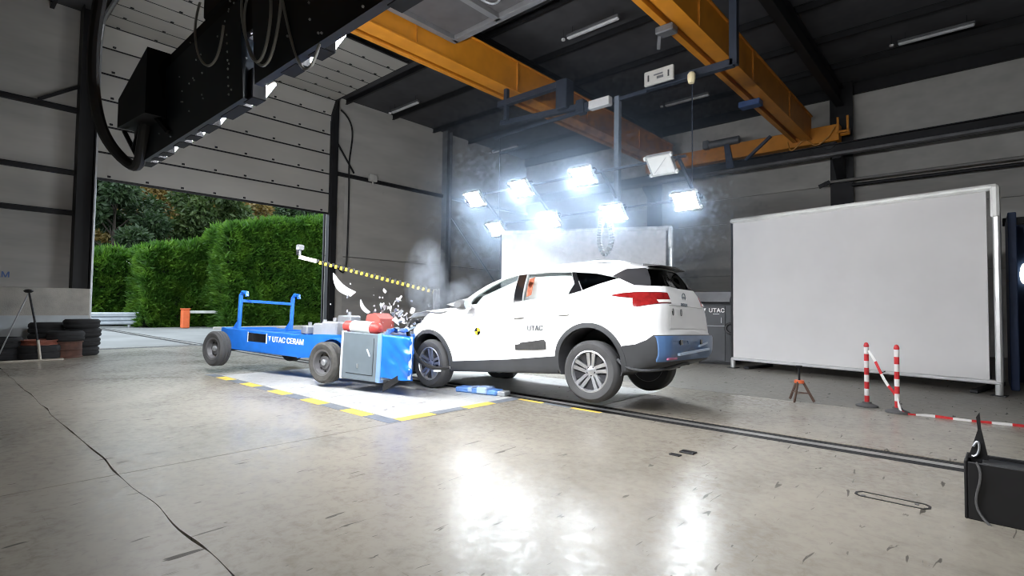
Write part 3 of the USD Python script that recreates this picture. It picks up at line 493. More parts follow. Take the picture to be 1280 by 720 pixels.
def car_body(d=0., fat=0.):
    S=np.unique(np.r_[np.linspace(-.9,-.80,10),np.linspace(-.80,-.55,9),np.linspace(-.55,2.0,40),np.linspace(2.0,3.5,28)])
    rings=[]
    def ring(s,sc=1.,dx=0.):
        h=car_sec(s,d-fat); full=np.vstack([h,h[-2:0:-1]*[-1,1]])
        y,z=full.T; 
        lo,hi=-.9+max(d-fat,-.02),3.5-max(d-fat,-.02)
        a=np.clip((-.3-s)/.6,0,1); b=np.clip((s-2.6)/.9,0,1)
        x=np.where(s<-.3,-.3+a*(CXR(z)+.3+d-fat),np.where(s>2.6,2.6+b*(CXF(z)-2.6-d+fat),s))
        zc=z.mean(); 
        y=y*(1-.085*(1-np.sqrt(max(0,1-max(0.,(-.80-s)/.1001)**2))))
        return np.stack([x+dx,y*sc,z if sc==1 else zc+(z-zc)*(1-(1-sc)*.25)],1)
    for sc,dx in ((0.,-.034),(.35,-.033),(.7,-.029),(.88,-.022),(.96,-.013)): rings.append(ring(-.9,sc,dx))
    for s in S: rings.append(ring(s))
    for sc,dx in ((.9,.02),(.65,.05),(.3,.07),(0.,.075)): rings.append(ring(3.5,sc,dx))
    R=np.array(rings); n,m,_=R.shape
    V=crush(R.reshape(-1,3))
    i,j=np.meshgrid(np.arange(n-1),np.arange(m),indexing='ij'); j2=(j+1)%m
    a,b,c,e=i*m+j,i*m+j2,(i+1)*m+j2,(i+1)*m+j
    F=np.vstack([np.stack([a,b,c],-1).reshape(-1,3),np.stack([a,c,e],-1).reshape(-1,3)])
    M_=np.arange(n*m)   # the end rings are slits: weld their left and right halves
    for r0 in (0,(n-1)*m):
        for q_ in range(m//2+1,m): M_[r0+q_]=r0+(m-q_)
    F=M_[F]; F=F[(F[:,0]!=F[:,1])&(F[:,1]!=F[:,2])&(F[:,0]!=F[:,2])]
    t=trimesh.Trimesh(V,F,process=False); t.remove_unreferenced_vertices()
    if t.volume<0: t.invert()
    return t

RZ = 3.207; CARO = (-3.390, 5.939, .175)
CM = pose(CARO, RZ, .065, .032)
CAR = thing('car', 'white compact crossover car with crushed front and lifted rear wheels', 'car', M=CM)
B0 = man(car_body(0.)); BI = man(car_body(.032)); BS = man(car_body(.006)); BS2 = man(car_body(.012)); BF = man(car_body(-.006)); BF2 = man(car_body(-.014))
def side_poly(p, side): return man(prism_y(p, .45, 1.2) if side > 0 else prism_y(p, -1.2, -.45))
front_w = [(1.90, 1.14), (1.87, 1.215), (1.78, 1.285), (1.60, 1.375), (1.42, 1.445), (1.18, 1.485), (1.12, 1.12)]
rear_w = [(1.02, 1.485), (.63, 1.475), (.34, 1.445), (.245, 1.29), (.30, 1.165), (.64, 1.145), (.965, 1.13)]
quart_w = [(.27, 1.44), (-.02, 1.395), (-.31, 1.315), (-.09, 1.262), (.10, 1.205), (.175, 1.31)]
b_pil = [(1.165, 1.488), (1.035, 1.487), (.978, 1.128), (1.107, 1.118)]; c_pil = [(.325, 1.447), (.285, 1.442), (.19, 1.31), (.115, 1.20), (.285, 1.165), (.232, 1.29)]
tail = [(-.28, 1.113), (-.42, 1.128), (-.55, 1.132), (-1., 1.118), (-1., 1.025), (-.70, .985), (-.548, .962), (-.535, 1.07), (-.42, 1.085)]
sill = [(2.22, .36), (1.19, .39), (.43, .435), (.43, .1), (2.22, .1)]
rearb = [(-.43, .545), (-.58, .56), (-.70, .605), (-.765, .655), (-1.1, .655), (-1.1, .1), (-.36, .1)]
wscreen = [(1.95, -.60), (1.95, .60), (1.24, .535), (1.24, -.535)]
cut = None; parts = []
def cutadd(m):
    global cut; cut = m if cut is None else cut+m
hub = {'f': (2.63, .355), 'r': (0., .355)}
for k_, (hx, hz) in hub.items():
    cutadd(man(tr(lathe([(0, -1.2), (.405, -1.2), (.405, 1.2), (0, 1.2)], 48, 'y'), pose((hx, 0, hz))))-man(box(hx-.5, hx+.5, -.52, .52, -.2, 1.2)))
for s in (1, -1):
    for p in (front_w, rear_w, quart_w, b_pil, c_pil): cutadd(side_poly(Polygon(p).buffer(.006, join_style=2), s))
    cutadd(man(prism_y(Polygon(tail).buffer(.004), .50 if s > 0 else -1.2, 1.2 if s > 0 else -.50)))
ws_p = tr(extrude(Polygon(wscreen), .8), pose((0, 0, 1.0)))
cutadd(man(ws_p))
rg = man(prism_x([(-.62, 1.205), (.62, 1.205), (.40, 1.43), (-.40, 1.43)], -1.2, -.3)); cutadd(rg)
fin = man(prism_y([(-.318, 1.318), (-.24, 1.345), (-.36, 1.43), (-.60, 1.452), (-.75, 1.452), (-.75, 1.20), (-.52, 1.215)], -1, 1))-man(box(-2, 0, -.40, .40, 1, 2)); cutadd(fin)
grooves = []
for p in ([(2.08, .45), (2.06, .9), (1.95, 1.08)], [(1.06, .42), (1.05, 1.12)], [(.47, .60), (.40, .78), (.24, .92), (.12, 1.20)], [(-.55, .96), (-.535, .56)], [(2.10, 1.03), (2.5, 1.0), (3.0, .95)], [(-.535, 1.0), (-.50, 1.16)]):
    grooves.append(LineString(p).buffer(.0045, cap_style=2))
skin = BF2-BS2
gr = None
for s in (1, -1):
    for g in grooves: q = side_poly(g, s); gr = q if gr is None else gr+q
lg = LineString([(-.62, .70), (-.56, .78), (-.50, 1.0)]).buffer(.005, cap_style=2); lgt = Polygon([(-.60, .72), (.60, .72), (.56, .98), (-.56, .98)]); lgr = lgt.boundary.buffer(.004)
gr += man(prism_x(lgr, -1.2, -.7))
low = None
for s in (1, -1):
    q = side_poly(sill, s)+man(prism_y(rearb, .0 if s > 0 else -1.2, 1.2 if s > 0 else .0)); low = q if low is None else low+q
fcap = man(prism_y([(3.05, .62), (3.06, .80), (3.10, .90), (3.6, .90), (3.6, .1), (2.9, .1), (3.03, .5)], -1.2, 1.2))
shell = B0-BI-cut-(skin^gr)-low-fcap
obj(CAR, 'body', tri(shell), white_p, 32)
obj(CAR, 'underbody', tri((BI-man(car_body(.06)))-cut-man(box(-2, 4, -2, 2, .52, 3))), inner, 30)
for s in (1, -1):
    for n_, p, g_ in (('front_side_window', front_w, glass_m), ('rear_side_window', rear_w, glass_m), ('quarter_window', quart_w, glass_d)): obj(CAR, n_, tri((BS-BS2)^side_poly(p, s)), g_, 30)
    obj(CAR, 'door_pillar', tri((B0-BI)^side_poly(b_pil, s)), gloss_k, 30); obj(CAR, 'quarter_trim', tri((B0-BI)^side_poly(c_pil, s)), gloss_k, 30)
    tl = obj(CAR, 'tail_lamp', tri((BF-BI)^man(prism_y(Polygon(tail), .505 if s > 0 else -1.2, 1.2 if s > 0 else -.505))), red_l, 30)
    obj(tl, 'reversing_lens', tri((BF2-BS)^man(prism_y([(-.70, 1.00), (-.70, 1.035), (-1, 1.055), (-1, 1.03)], .52 if s > 0 else -.7, .7 if s > 0 else -.52))), mat('clear_lens', (.75, .72, .70), .1), 30)
    for k_, (hx, hz) in hub.items():
        ring = man(prism_y(Point(hx, hz).buffer(.458, 40).difference(Point(hx, hz).buffer(.404, 40)), .45 if s > 0 else -1.2, 1.2 if s > 0 else -.45))-man(box(hx-.6, hx+.6, -2, 2, -.2, .27))
        obj(CAR, 'arch_trim', tri((man(car_body(-.018))-BI)^ring), clad, 30)
        obj(CAR, 'wheel_arch_liner', tri(man(prism_y(Point(hx, hz).buffer(.412, 32).difference(Point(hx, hz).buffer(.403, 32)), .50 if s > 0 else -.87, .87 if s > 0 else -.50))-man(box(hx-.6, hx+.6, -2, 2, -.2, .22))), inner, 30)
    for hx, hz in hub.values(): obj(CAR, 'wheel_arch_liner', tri(man(prism_y(Point(hx, hz).buffer(.412, 32), s*.49-.01, s*.49+.01))-man(box(hx-.6, hx+.6, -2, 2, -.2, .22))), inner, 30)
    obj(CAR, 'sill_trim', tri(((BF2-BI)^side_poly(sill, s))-cut), clad, 30)
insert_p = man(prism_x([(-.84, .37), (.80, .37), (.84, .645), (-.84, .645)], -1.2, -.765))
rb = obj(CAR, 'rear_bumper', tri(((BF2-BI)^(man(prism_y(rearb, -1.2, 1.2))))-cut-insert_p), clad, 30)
ins = obj(CAR, 'bumper_insert', tri(((man(car_body(-.022))-BI)^insert_p)-man(prism_x([(.2, .55), (.72, .55), (.66, .59), (.22, .585)], -1.2, -.9))), blue_refl, 30)
for y0 in (.40, -.25): obj(ins, 'tow_eye_cap', box(-.918, -.895, y0, y0+.07, .54, .60, .008), gloss_k)
obj(ins, 'reflector', box(-.885, -.862, .50, .76, .385, .41, .006), mat('reflector_pink', (.50, .16, .28), .3)); obj(ins, 'diffuser_blade', cat(bar((-.90, -.5, .48), (-.90, .5, .44), .03), bar((-.90, -.45, .56), (-.90, -.15, .52), .025)), mat('bumper_light_blue', (.45, .58, .75), .3))
obj(CAR, 'windscreen', tri((BS-BS2)^man(ws_p)), glass_m, 30); obj(CAR, 'rear_window', tri((BS-BS2)^rg), glass_d, 30)
for y0, y1 in ((-1, 0), (0, 1)): obj(CAR, 'spoiler_fin', tri((((B0-BI)^fin)-rg)^man(box(-2, 0, y0, y1, 1, 2))), mat('spoiler_grey', (.04, .04, .043), .3), 30)
sp = man(trimesh.convex.convex_hull(np.array([(-.52, y, z) for y in (-.47, .47) for z in (1.462, 1.487)]+[(-.70, y*.82, z) for y in (-.47, .47) for z in (1.452, 1.463)]+[(-.55, 0, 1.515), (-.72, 0, 1.470)])))
obj(CAR, 'roof_spoiler', tri(sp), mat('spoiler_grey', (.04, .04, .043), .3), 30)
fc = obj(CAR, 'crushed_front', tri((B0-BI)^fcap), mat('crushed_front_dark', (.03, .03, .033), .6, var=.4, scale=12), 30)
# buckled hood edge, flap, mirrors, handles, antenna, rails
def crumple(nx, ny, x0, x1, y0, y1, z, amp, seed, th=.004):
    xs, ys = np.meshgrid(np.linspace(0, 1, nx), np.linspace(0, 1, ny), indexing='ij')
    p = np.stack([xs.ravel()*4, ys.ravel()*4, np.full(xs.size, seed*1.)], 1); zz = z(xs.ravel(), ys.ravel())+amp*(meshkit.fbm(p, 3, seed)-.5)
    X = x0+(x1-x0)*xs.ravel()+amp*.6*(meshkit.noise(p*1.3+9, seed)-.5); Y = y0+(y1-y0)*ys.ravel()
    V = np.vstack([np.stack([X, Y, zz], 1), np.stack([X, Y, zz-th], 1)]); n = nx*ny; F = []
    for i in range(nx-1):
        for j in range(ny-1):
            a, b, c, d = i*ny+j, (i+1)*ny+j, (i+1)*ny+j+1, i*ny+j+1
            F += [(a, b, c), (a, c, d), (a+n, c+n, b+n), (a+n, d+n, c+n)]
    e = [(i*ny) for i in range(nx)]; e2 = [i*ny+ny-1 for i in range(nx)]; e3 = list(range(ny)); e4 = [(nx-1)*ny+j for j in range(ny)]
    for L in (e, e2, e3, e4):
        for a, b in zip(L[:-1], L[1:]): F += [(a, b, b+n), (a, b+n, a+n), (a, b+n, b), (a, a+n, b+n)]
    return trimesh.Trimesh(V, F, process=False)
obj(CAR, 'buckled_bonnet', crumple(18, 14, 2.35, 3.16, -.75, .85, lambda u, v: 1.112+.045*np.exp(-((u-.45)/.22)**2)-.11*np.clip(u-.5, 0, 1)**1.2-.05*np.abs(v-.5)**2*4, .07, 3), white_p, 25)
obj(CAR, 'bonnet_flap', tri(man(trimesh.convex.convex_hull(np.array([(2.02, .70, 1.235), (2.13, .78, 1.205), (2.34, .82, 1.165), (2.36, .70, 1.172), (2.18, .62, 1.235), (2.06, .62, 1.26), (2.2, .72, 1.14), (2.3, .74, 1.14)])))), white_p, 20)
obj(CAR, 'engine_debris', crumple(12, 10, 2.85, 3.12, -.6, .60, lambda u, v: .90-.1*u, .22, 8), mat('engine_grey', (.16, .16, .17), .5, .4, var=.5, scale=15), 20)
for s in (1, -1):
    mr = obj(CAR, 'door_mirror', trimesh.convex.convex_hull(np.array([(1.86+.11*math.cos(a)*q, s*(.90+yy), 1.125+.07*math.sin(a)*q) for a in np.linspace(0, 6.28, 14) for q, yy in ((.6, -.0), (1., .06), (1, .14), (.6, .19))])), mat('mirror_grey', (.16, .165, .17), .4, coat=.3), 40)
    obj(mr, 'mirror_stalk', bar((1.86, s*.80, 1.10), (1.86, s*.92, 1.11), .05, .03), gloss_k); obj(mr, 'mirror_glass', tr(lathe([(0, 0), (.075, 0), (.075, .004), (0, .004)], 20), frame((1.755, s*1.0, 1.125), (0, 1, 0), (-1, 0, .1))), mat('mirror_silver', (.8, .8, .82), .05, 1.))
    for hx, hz in ((.99, .925), (.31, .93)): obj(CAR, 'door_handle', trimesh.convex.convex_hull(np.array([(hx+dx, s*(y), hz+dz) for dx, y, dzz in ((-.10, .885, .012), (.10, .885, .012), (-.06, .912, .013), (.06, .912, .013)) for dz in (-dzz, dzz)])), white_p, 40)
    obj(CAR, 'roof_rail', tube([(1.05, s*.55, 1.52), (.9, s*.55, 1.553), (.2, s*.54, 1.562), (-.20, s*.50, 1.545), (-.36, s*.46, 1.50)], .014, 8, 5), white_p)
ring_ = lathe([(.045, -.004), (.055, -.004), (.055, .004), (.045, .004)], 28, 'x')
obj(CAR, 'rear_emblem', cat(tr(ring_, pose((-.826, .06, 1.09))), box(-.832, -.822, -.0, .12, 1.084, 1.096)), mat('emblem_grey', (.22, .25, .28), .25, .7))
for y in (.54, .30): obj(CAR, 'target_dot', tr(trimesh.convex.convex_hull(np.array([(xx, .022*math.cos(a), .04*math.sin(a)) for a in np.linspace(0, 6.28, 14) for xx in (-.004, .004)])), pose((-.876, y, .905))), gloss_k)
obj(CAR, 'rear_lettering', text_on('QASHQAI', .032, (-.857, .25, .985), (0, -1, 0), (-1, 0, 0), .004, True), MATS['emblem_grey'], False)
# door markings
MK = obj(CAR, 'target_sticker', tr(lathe([(0, 0), (.05, 0), (.05, .003), (0, .003)], 32, 'y'), pose((1.68, .896, .76))), mat('marker_yellow', (.85, .68, .02), .5), 30)
for a0 in (0, math.pi): obj(MK, 'black_quarter', prism_y(Polygon([(1.68, .76)]+[(1.68+.05*math.cos(a), .76+.05*math.sin(a)) for a in np.linspace(a0, a0+math.pi/2, 10)]), .898, .901), gloss_k, False)
def on_side(x, z): return float(np.interp(z, *np.array(sorted((zz, yy) for yy, zz in car_sec(x, 0.) if yy > .8 and .4 < zz < 1.0)).T))
def curved_label(pts, off=.004, th=.003):
    V = np.array([(x, on_side(x, z)+o, z) for o in (off, off-th) for x, z in pts]); return trimesh.convex.convex_hull(V)
obj(CAR, 'grey_patch', tri((BF2-BS)^man(prism_y([(1.04, .515), (1.035, .575), (.96, .585), (.955, .60), (.72, .62), (.60, .632), (.575, .60), (.58, .522), (.70, .515)], .6, 1.2))), mat('grey_tape', (.045, .045, .044), .7, var=.2, scale=12), 30)
obj(CAR, 'door_lettering', text_on('UTAC', .062, (.845, .9045, .745), (-1, 0, 0), (0, 1, .05), .012), mat('lettering_grey', (.13, .14, .15), .6), False)
# wheels
def wheel(pos, s, steer=0., D=.70, Wd=.225, alloys=True, R_rim=.235):
    w = thing('wheel', parent=CAR, M=pose(pos, steer + (0 if s > 0 else math.pi)))
    R = D/2; h_ = Wd/2
    obj(w, 'tyre', lathe([(R_rim-.01, -h_+.02), (R_rim+.03, -h_), (R-.04, -h_), (R-.012, -h_+.025), (R, -h_+.05), (R, -.004), (R-.008, 0), (R, .004), (R, h_-.05), (R-.012, h_-.025), (R-.04, h_), (R_rim+.03, h_), (R_rim-.01, h_-.02), (R_rim-.01, 0)], 64, 'y'), tyre_m, 35)
    obj(w, 'rim', lathe([(R_rim-.03, -h_+.03), (R_rim+.002, -h_+.015), (R_rim+.002, h_-.012), (R_rim-.012, h_-.006), (R_rim-.022, h_-.02), (R_rim-.03, .0)], 64, 'y'), alloy, 35)
    obj(w, 'brake_disc', lathe([(0, -.03), (.16, -.03), (.16, .0), (.06, .01), (0, .01)], 40, 'y'), grey_steel, 35)
    obj(w, 'back_plate', lathe([(0, -h_+.02), (R_rim-.02, -h_+.02), (R_rim-.02, -h_+.04), (0, -h_+.04)], 40, 'y'), inner, 35)
    sp_ = []; dk = []
    for i in range(5):
        a = i*2*math.pi/5+.3
        for da, w0, w1 in ((-.20, .017, .022), (.20, .017, .022)):
            p = np.array([(.05*math.cos(a+da*2.2), .05*math.sin(a+da*2.2)), ((R_rim-.015)*math.cos(a+da*.85+.12), (R_rim-.015)*math.sin(a+da*.85+.12))])
            d = (p[1]-p[0])/np.linalg.norm(p[1]-p[0]); nn = np.array([-d[1], d[0]])
            pl = [p[0]-nn*w0, p[0]+nn*w0, p[1]+nn*w1, p[1]-nn*w1]
            sp_.append(trimesh.convex.convex_hull(np.array([(q[0], y, q[1]) for q, (ya, yb) in zip(pl, ((.03, .062), (.03, .062), (.055, .095), (.055, .095))) for y in (ya, yb)])))
        a2 = a+math.pi/5+.12; q = [(.10, -.20), (R_rim-.02, -.24), (R_rim-.02, .24), (.10, .20)]
        dk.append(trimesh.convex.convex_hull(np.array([(r*math.cos(a2+t), y, r*math.sin(a2+t)) for r, t in q for y in (.02, .05 if r < .15 else .07)])))
    obj(w, 'spokes', cat(sp_, lathe([(0, .03), (.065, .03), (.065, .055), (.035, .072), (0, .072)], 24, 'y')), alloy, 30)
    for q_ in dk: obj(w, 'spoke_inlay', q_, mat('spoke_dark', (.05, .05, .055), .35, .4), 30)
    obj(w, 'wheel_nuts', cat(*[tr(lathe([(0, .05), (.01, .05), (.01, .066), (0, .066)], 6, 'y'), pose((.048*math.cos(k*1.2566+.9), 0, .048*math.sin(k*1.2566+.9)))) for k in range(5)]), gloss_k, False)
wheel((2.63, .785, .325), 1, -.06); wheel((2.63, -.785, .325), -1, .0); wheel((0, .785, .262), 1, 0); wheel((0, -.785, .262), -1, 0)
obj(CAR, 'rear_axle', cat(cyl((0, -.7, .262), (0, .7, .262), .04), bar((0, .55, .26), (.6, .5, .30), .06), bar((0, -.55, .26), (.6, -.5, .30), .06)), inner); obj(CAR, 'exhaust', cat(tube([(.8, -.2, .24), (-.2, -.25, .26), (-.45, -.4, .30)], .035, 10, 6), tr(lathe([(0, -.25), (.1, -.23), (.1, .23), (0, .25)], 20, 'y'), pose((-.5, -.1, .33)))), grey_steel)
obj(CAR, 'rear_bumper_trim', tube([(-.35, .86, .40), (-.50, .86, .30), (-.70, .75, .28), (-.80, .5, .30), (-.82, 0, .32)], .018, 8, 6), clad); obj(CAR, 'hanging_bracket', cat(bar((-.45, .80, .52), (-.52, .82, .50), .04)), mat('bracket_pale', (.6, .6, .6), .5))
# interior
obj(CAR, 'dashboard', box(1.75, 2.1, -.7, .7, .62, 1.0, .06), inner)
for s in (1, -1):
    st = obj(CAR, 'front_seat', trimesh.convex.convex_hull(np.array([(x, s*.37+y, z) for x, z in ((1.55, .45), (1.55, .58), (.95, .45), (1.05, .60)) for y in (-.24, .24)])), inner)
    obj(st, 'seat_back', trimesh.convex.convex_hull(np.array([(x, s*.37+y, z) for x, z, w in ((1.08, .55, .24), (.95, .55, .24), (.80, 1.12, .19), (.90, 1.14, .19)) for y in (-w, w)])), inner); obj(st, 'headrest', box(.76, .87, s*.37-.13, s*.37+.13, 1.16, 1.36, .04), inner)
    obj(CAR, 'curtain_airbag', trimesh.convex.convex_hull(np.array([(x, s*y, z) for x, z, y in ((1.86, 1.16, .69), (1.78, 1.25, .66), (1.15, 1.46, .56), (.34, 1.43, .56), (.26, 1.29, .67), (.31, 1.12, .73), (1.2, 1.06, .74), (1.88, 1.10, .73)) for y in (y, y-.09)])), bag, 40)
obj(CAR, 'rear_bench', cat(box(-.05, .5, -.62, .62, .45, .62, .06), trimesh.convex.convex_hull(np.array([(x, y, z) for x, z in ((.02, .6), (-.10, .6), (-.25, 1.15), (-.15, 1.17)) for y in (-.62, .62)]))), inner)
obj(CAR, 'orange_seat_belt', tri((BS2-man(car_body(.022)))^side_poly([(.97, 1.42), (.90, 1.44), (.86, 1.20), (.93, 1.18)], 1)), mat('belt_orange', (.75, .22, .12), .6), 30)

# ================================================================ the barrier trolley
blue = mat('trolley_blue', (.018, .16, .62), .38, var=.12, scale=4, coat=.3); grey_p = mat('panel_grey_blue', (.15, .185, .21), .45, var=.08, scale=3); tyre_d = mat('tyre_dusty', (.075, .072, .066), .85, var=.3, scale=12)
TM = pose((-9.911, 4.087, .109), .209, .024, -.025)
TR = thing('barrier_trolley', 'blue four wheeled crash trolley with a deformed blue barrier block at its front', 'trolley', M=TM)
fb = obj(TR, 'side_beam', box(-.25, 1.78, -.52, -.40, .27, .63, .012), blue, False)
obj(TR, 'side_beam', box(-.25, 1.78, .40, .52, .27, .63, .012), blue, False)
obj(TR, 'rear_beam', box(-.30, -.18, -.52, .52, .30, .64, .012), blue, False); obj(TR, 'floor_tray', box(-.2, 3.1, -.42, .42, .27, .31, .01), blue, False)
for s in (-1, 1):
    obj(TR, 'front_beam', trimesh.convex.convex_hull(np.array([(x, s*y, z) for x, z0, z1 in ((1.76, .26, .62), (2.2, .40, .66), (3.15, .42, .70)) for z in (z0, z1) for y in (.40, .52)])), blue, False)
obj(TR, 'beam_window', box(.50, .98, -.526, -.518, .445, .585, .004), gloss_k, False)
obj(TR, 'window_frame', cat(box(.485, .50, -.53, -.52, .43, .60), box(.98, .995, -.53, -.52, .43, .60)), mat('white_paint', (.75, .75, .73), .5), False)
obj(TR, 'trolley_lettering', text_on('UTAC CERAM', .085, (1.13, -.521, .475), (1, 0, 0), (0, -1, 0), .005, True), mat('white_lettering', (.82, .82, .80), .5), False)
obj(TR, 'logo_mark', prism_y([(1.03, .56), (1.10, .56), (1.085, .545), (1.065, .48), (1.05, .54)], -.526, -.52), MATS['white_lettering'], False)
for x in (.2, .9, 1.7): obj(TR, 'cross_member', box(x-.04, x+.04, -.41, .41, .52, .62, .01), blue, False)
for y, x in ((-.47, .14), (.47, .29)):
    h_ = obj(TR, 'hoop_post', tube([(x, y, .6), (x, y, 1.22), (x+.05, y, 1.27), (x+.16, y, 1.26), (x+.17, y, 1.20)], .035, 10), blue)
    obj(h_, 'gusset', prism_y([(x-.02, .62), (x-.18, .62), (x-.02, .80)], y-.01, y+.01), blue, False)
obj(TR, 'hoop_crossbar', bar((.14, -.47, 1.12), (.29, .47, 1.10), .05), blue, False)
def steel_wheel(parent, pos, s, D, Wd, R, m, yaw=0., rimm=grey_steel):
    w = thing('wheel', parent=parent, M=pose(pos, yaw+(0 if s > 0 else math.pi))); r = D/2; h = Wd/2
    obj(w, 'tyre', lathe([(R-.01, -h+.02), (R+.03, -h), (r-.035, -h), (r, -h+.03), (r, -.03), (r-.008, -.025), (r, -.02), (r, .02), (r-.008, .025), (r, .03), (r, h-.03), (r-.035, h), (R+.03, h), (R-.01, h-.02)], 48, 'y'), m, 35)
    obj(w, 'rim', lathe([(0, .0), (.05, .03), (.09, .03), (.11, .005), (R-.05, .005), (R-.03, h-.02), (R, h-.012), (R, -h+.02), (R-.03, -h+.03), (0, -h+.04)], 40, 'y'), rimm, 30)
    obj(w, 'hub', lathe([(0, .02), (.045, .02), (.045, .055), (.03, .065), (0, .065)], 20, 'y'), galv, 30)
    obj(w, 'rim_slots', cat(*[tr(lathe([(0, 0), (.022, 0), (.022, .008), (0, .008)], 10, 'y'), pose((.135*math.cos(k*.785), .002, .135*math.sin(k*.785)))) for k in range(8)]), black, False)
steel_wheel(TR, (0, -.75, .29), -1, .59, .19, .19, tyre_m); steel_wheel(TR, (0, .75, .29), 1, .59, .19, .19, tyre_m)
steel_wheel(TR, (2.7, -.75, .29), -1, .59, .19, .19, tyre_d); steel_wheel(TR, (2.7, .75, .29), 1, .59, .19, .19, tyre_d)
for x in (0, 2.7): obj(TR, 'axle', cyl((x, -.68, .29), (x, .68, .29), .045), dark_steel)
obj(TR, 'mudguard', cat(prism_y(Point(2.7, .29).buffer(.345, 24).difference(Point(2.7, .29).buffer(.33, 24)).intersection(Polygon([(2.3, .35), (3.2, .35), (3.2, .8), (2.3, .8)])), -.66, -.5)), blue, False)
obj(TR, 'side_panel', box(3.13, 3.84, -.86, -.80, .12, .76, .012), grey_p, False)
obj(TR, 'panel_edge', box(3.10, 3.14, -.868, -.79, .11, .77, .008), mat('panel_edge_pale', (.62, .66, .68), .4), False); obj(TR, 'panel_edge', box(3.78, 3.86, -.868, -.79, .12, .77, .008), mat('panel_blue_pale', (.22, .36, .62), .4), False)
obj(TR, 'panel_seam', cat(box(3.22, 3.72, -.864, -.86, .20, .206), box(3.714, 3.72, -.864, -.86, .20, .7)), dark_steel, False); obj(TR, 'panel_fasteners', cat(box(3.42, 3.45, -.865, -.858, .28, .34), bar((3.60, -.866, .55), (3.66, -.866, .45), .02)), galv, False)
obj(TR, 'ballast_box', box(3.13, 3.50, -.80, .85, .12, .74, .02), grey_p, False)
rng = np.random.default_rng(5)
bl = extrude(Polygon([(3.86, -.86), (4.34, -.86), (4.37, -.83), (4.08, -.50), (3.92, -.28), (3.72, -.05), (3.52, .08), (3.52, .85), (3.50, .85), (3.50, -.2), (3.86, -.3)]), .56)
bl.apply_translation((0, 0, .20))
for _ in range(4): bl = bl.subdivide()
v = bl.vertices.copy(); f_ = np.clip((v[:, 0]-3.9)/.45, 0, 1)
nz = meshkit.fbm(v*np.array([6., 6., 9.]), 3, 2)-.5; nd = meshkit.noise(np.stack([v[:, 2]*14+v[:, 0]*9, v[:, 0]*3, v[:, 1]], 1), 5)-.5
v[:, 1] += -.06*nz*f_-.09*nd*f_*(v[:, 1] < -.4); v[:, 0] += .10*nz*f_; v[:, 2] += .06*nz*f_
bl.vertices = v
obj(TR, 'honeycomb_barrier', bl, mat('barrier_blue', (.012, .17, .72), .42, var=.15, scale=5, coat=.2), 40)
obj(TR, 'backing_plate', box(3.85, 3.88, -.84, -.25, .16, .80, .005), galv, False)
obj(TR, 'torn_edge', tr(crumple(4, 14, 4.345, 4.385, .22, .76, lambda u, v: .868+0*u, .022, 21), np.array([[1., 0, 0, 0], [0, 0, -1, 0], [0, 1, 0, 0], [0, 0, 0, 1]])), mat('torn_pale', (.45, .50, .56), .5), 25)
obj(TR, 'torn_foil', crumple(9, 8, 3.86, 4.22, -.84, -.55, lambda u, v: .78+.10*u, .16, 12), mat('foil_blue_silver', (.45, .55, .68), .3, .6, var=.5, scale=20), 20)
ins_m = mat('instrument_white', (.30, .31, .32), .45)
for x, y, w_, h_, m in ((1.9, -.25, .28, .16, ins_m), (2.15, -.30, .34, .20, ins_m), (2.05, .1, .3, .3, galv), (2.5, -.2, .2, .12, ins_m), (1.55, -.2, .16, .10, galv)): obj(TR, 'instrument_box', cat(box(x, x+w_, y-.12, y+.12, .62, .66+h_, .02), cyl((x+w_/2, y, .66+h_), (x+w_/2, y, .72+h_), .03)), m)
obj(TR, 'blue_valve', cat(cyl((2.38, -.32, .66), (2.38, -.32, .78), .05), box(2.33, 2.43, -.37, -.27, .78, .81, .01)), blue)
obj(TR, 'red_cylinder', cat(tr(lathe([(0, -.36), (.05, -.35), (.085, -.30), (.085, .30), (.05, .35), (0, .36)], 24, 'x'), pose((3.22, -.60, .82)))), mat('red_paint', (.55, .07, .06), .4))
for x in (3.24,): obj(TR, 'cylinder_wrap', tr(lathe([(.086, -.19), (.092, -.18), (.092, .18), (.086, .19)], 24, 'x'), pose((x, -.60, .82))), MATS['white_paint'])
obj(TR, 'red_block', trimesh.convex.convex_hull(np.array([(x, y, z) for x, z in ((2.88, .75), (3.22, .75), (2.95, 1.0), (3.10, 1.03), (3.22, .95)) for y in (-.25, .05)])), mat('red_faded', (.45, .10, .08), .5), False)
obj(TR, 'cable', tube([(1.8, -.1, .66), (2.1, .2, .8), (2.6, .0, .75), (3.1, -.1, .86)], .015, 6, 8), black)

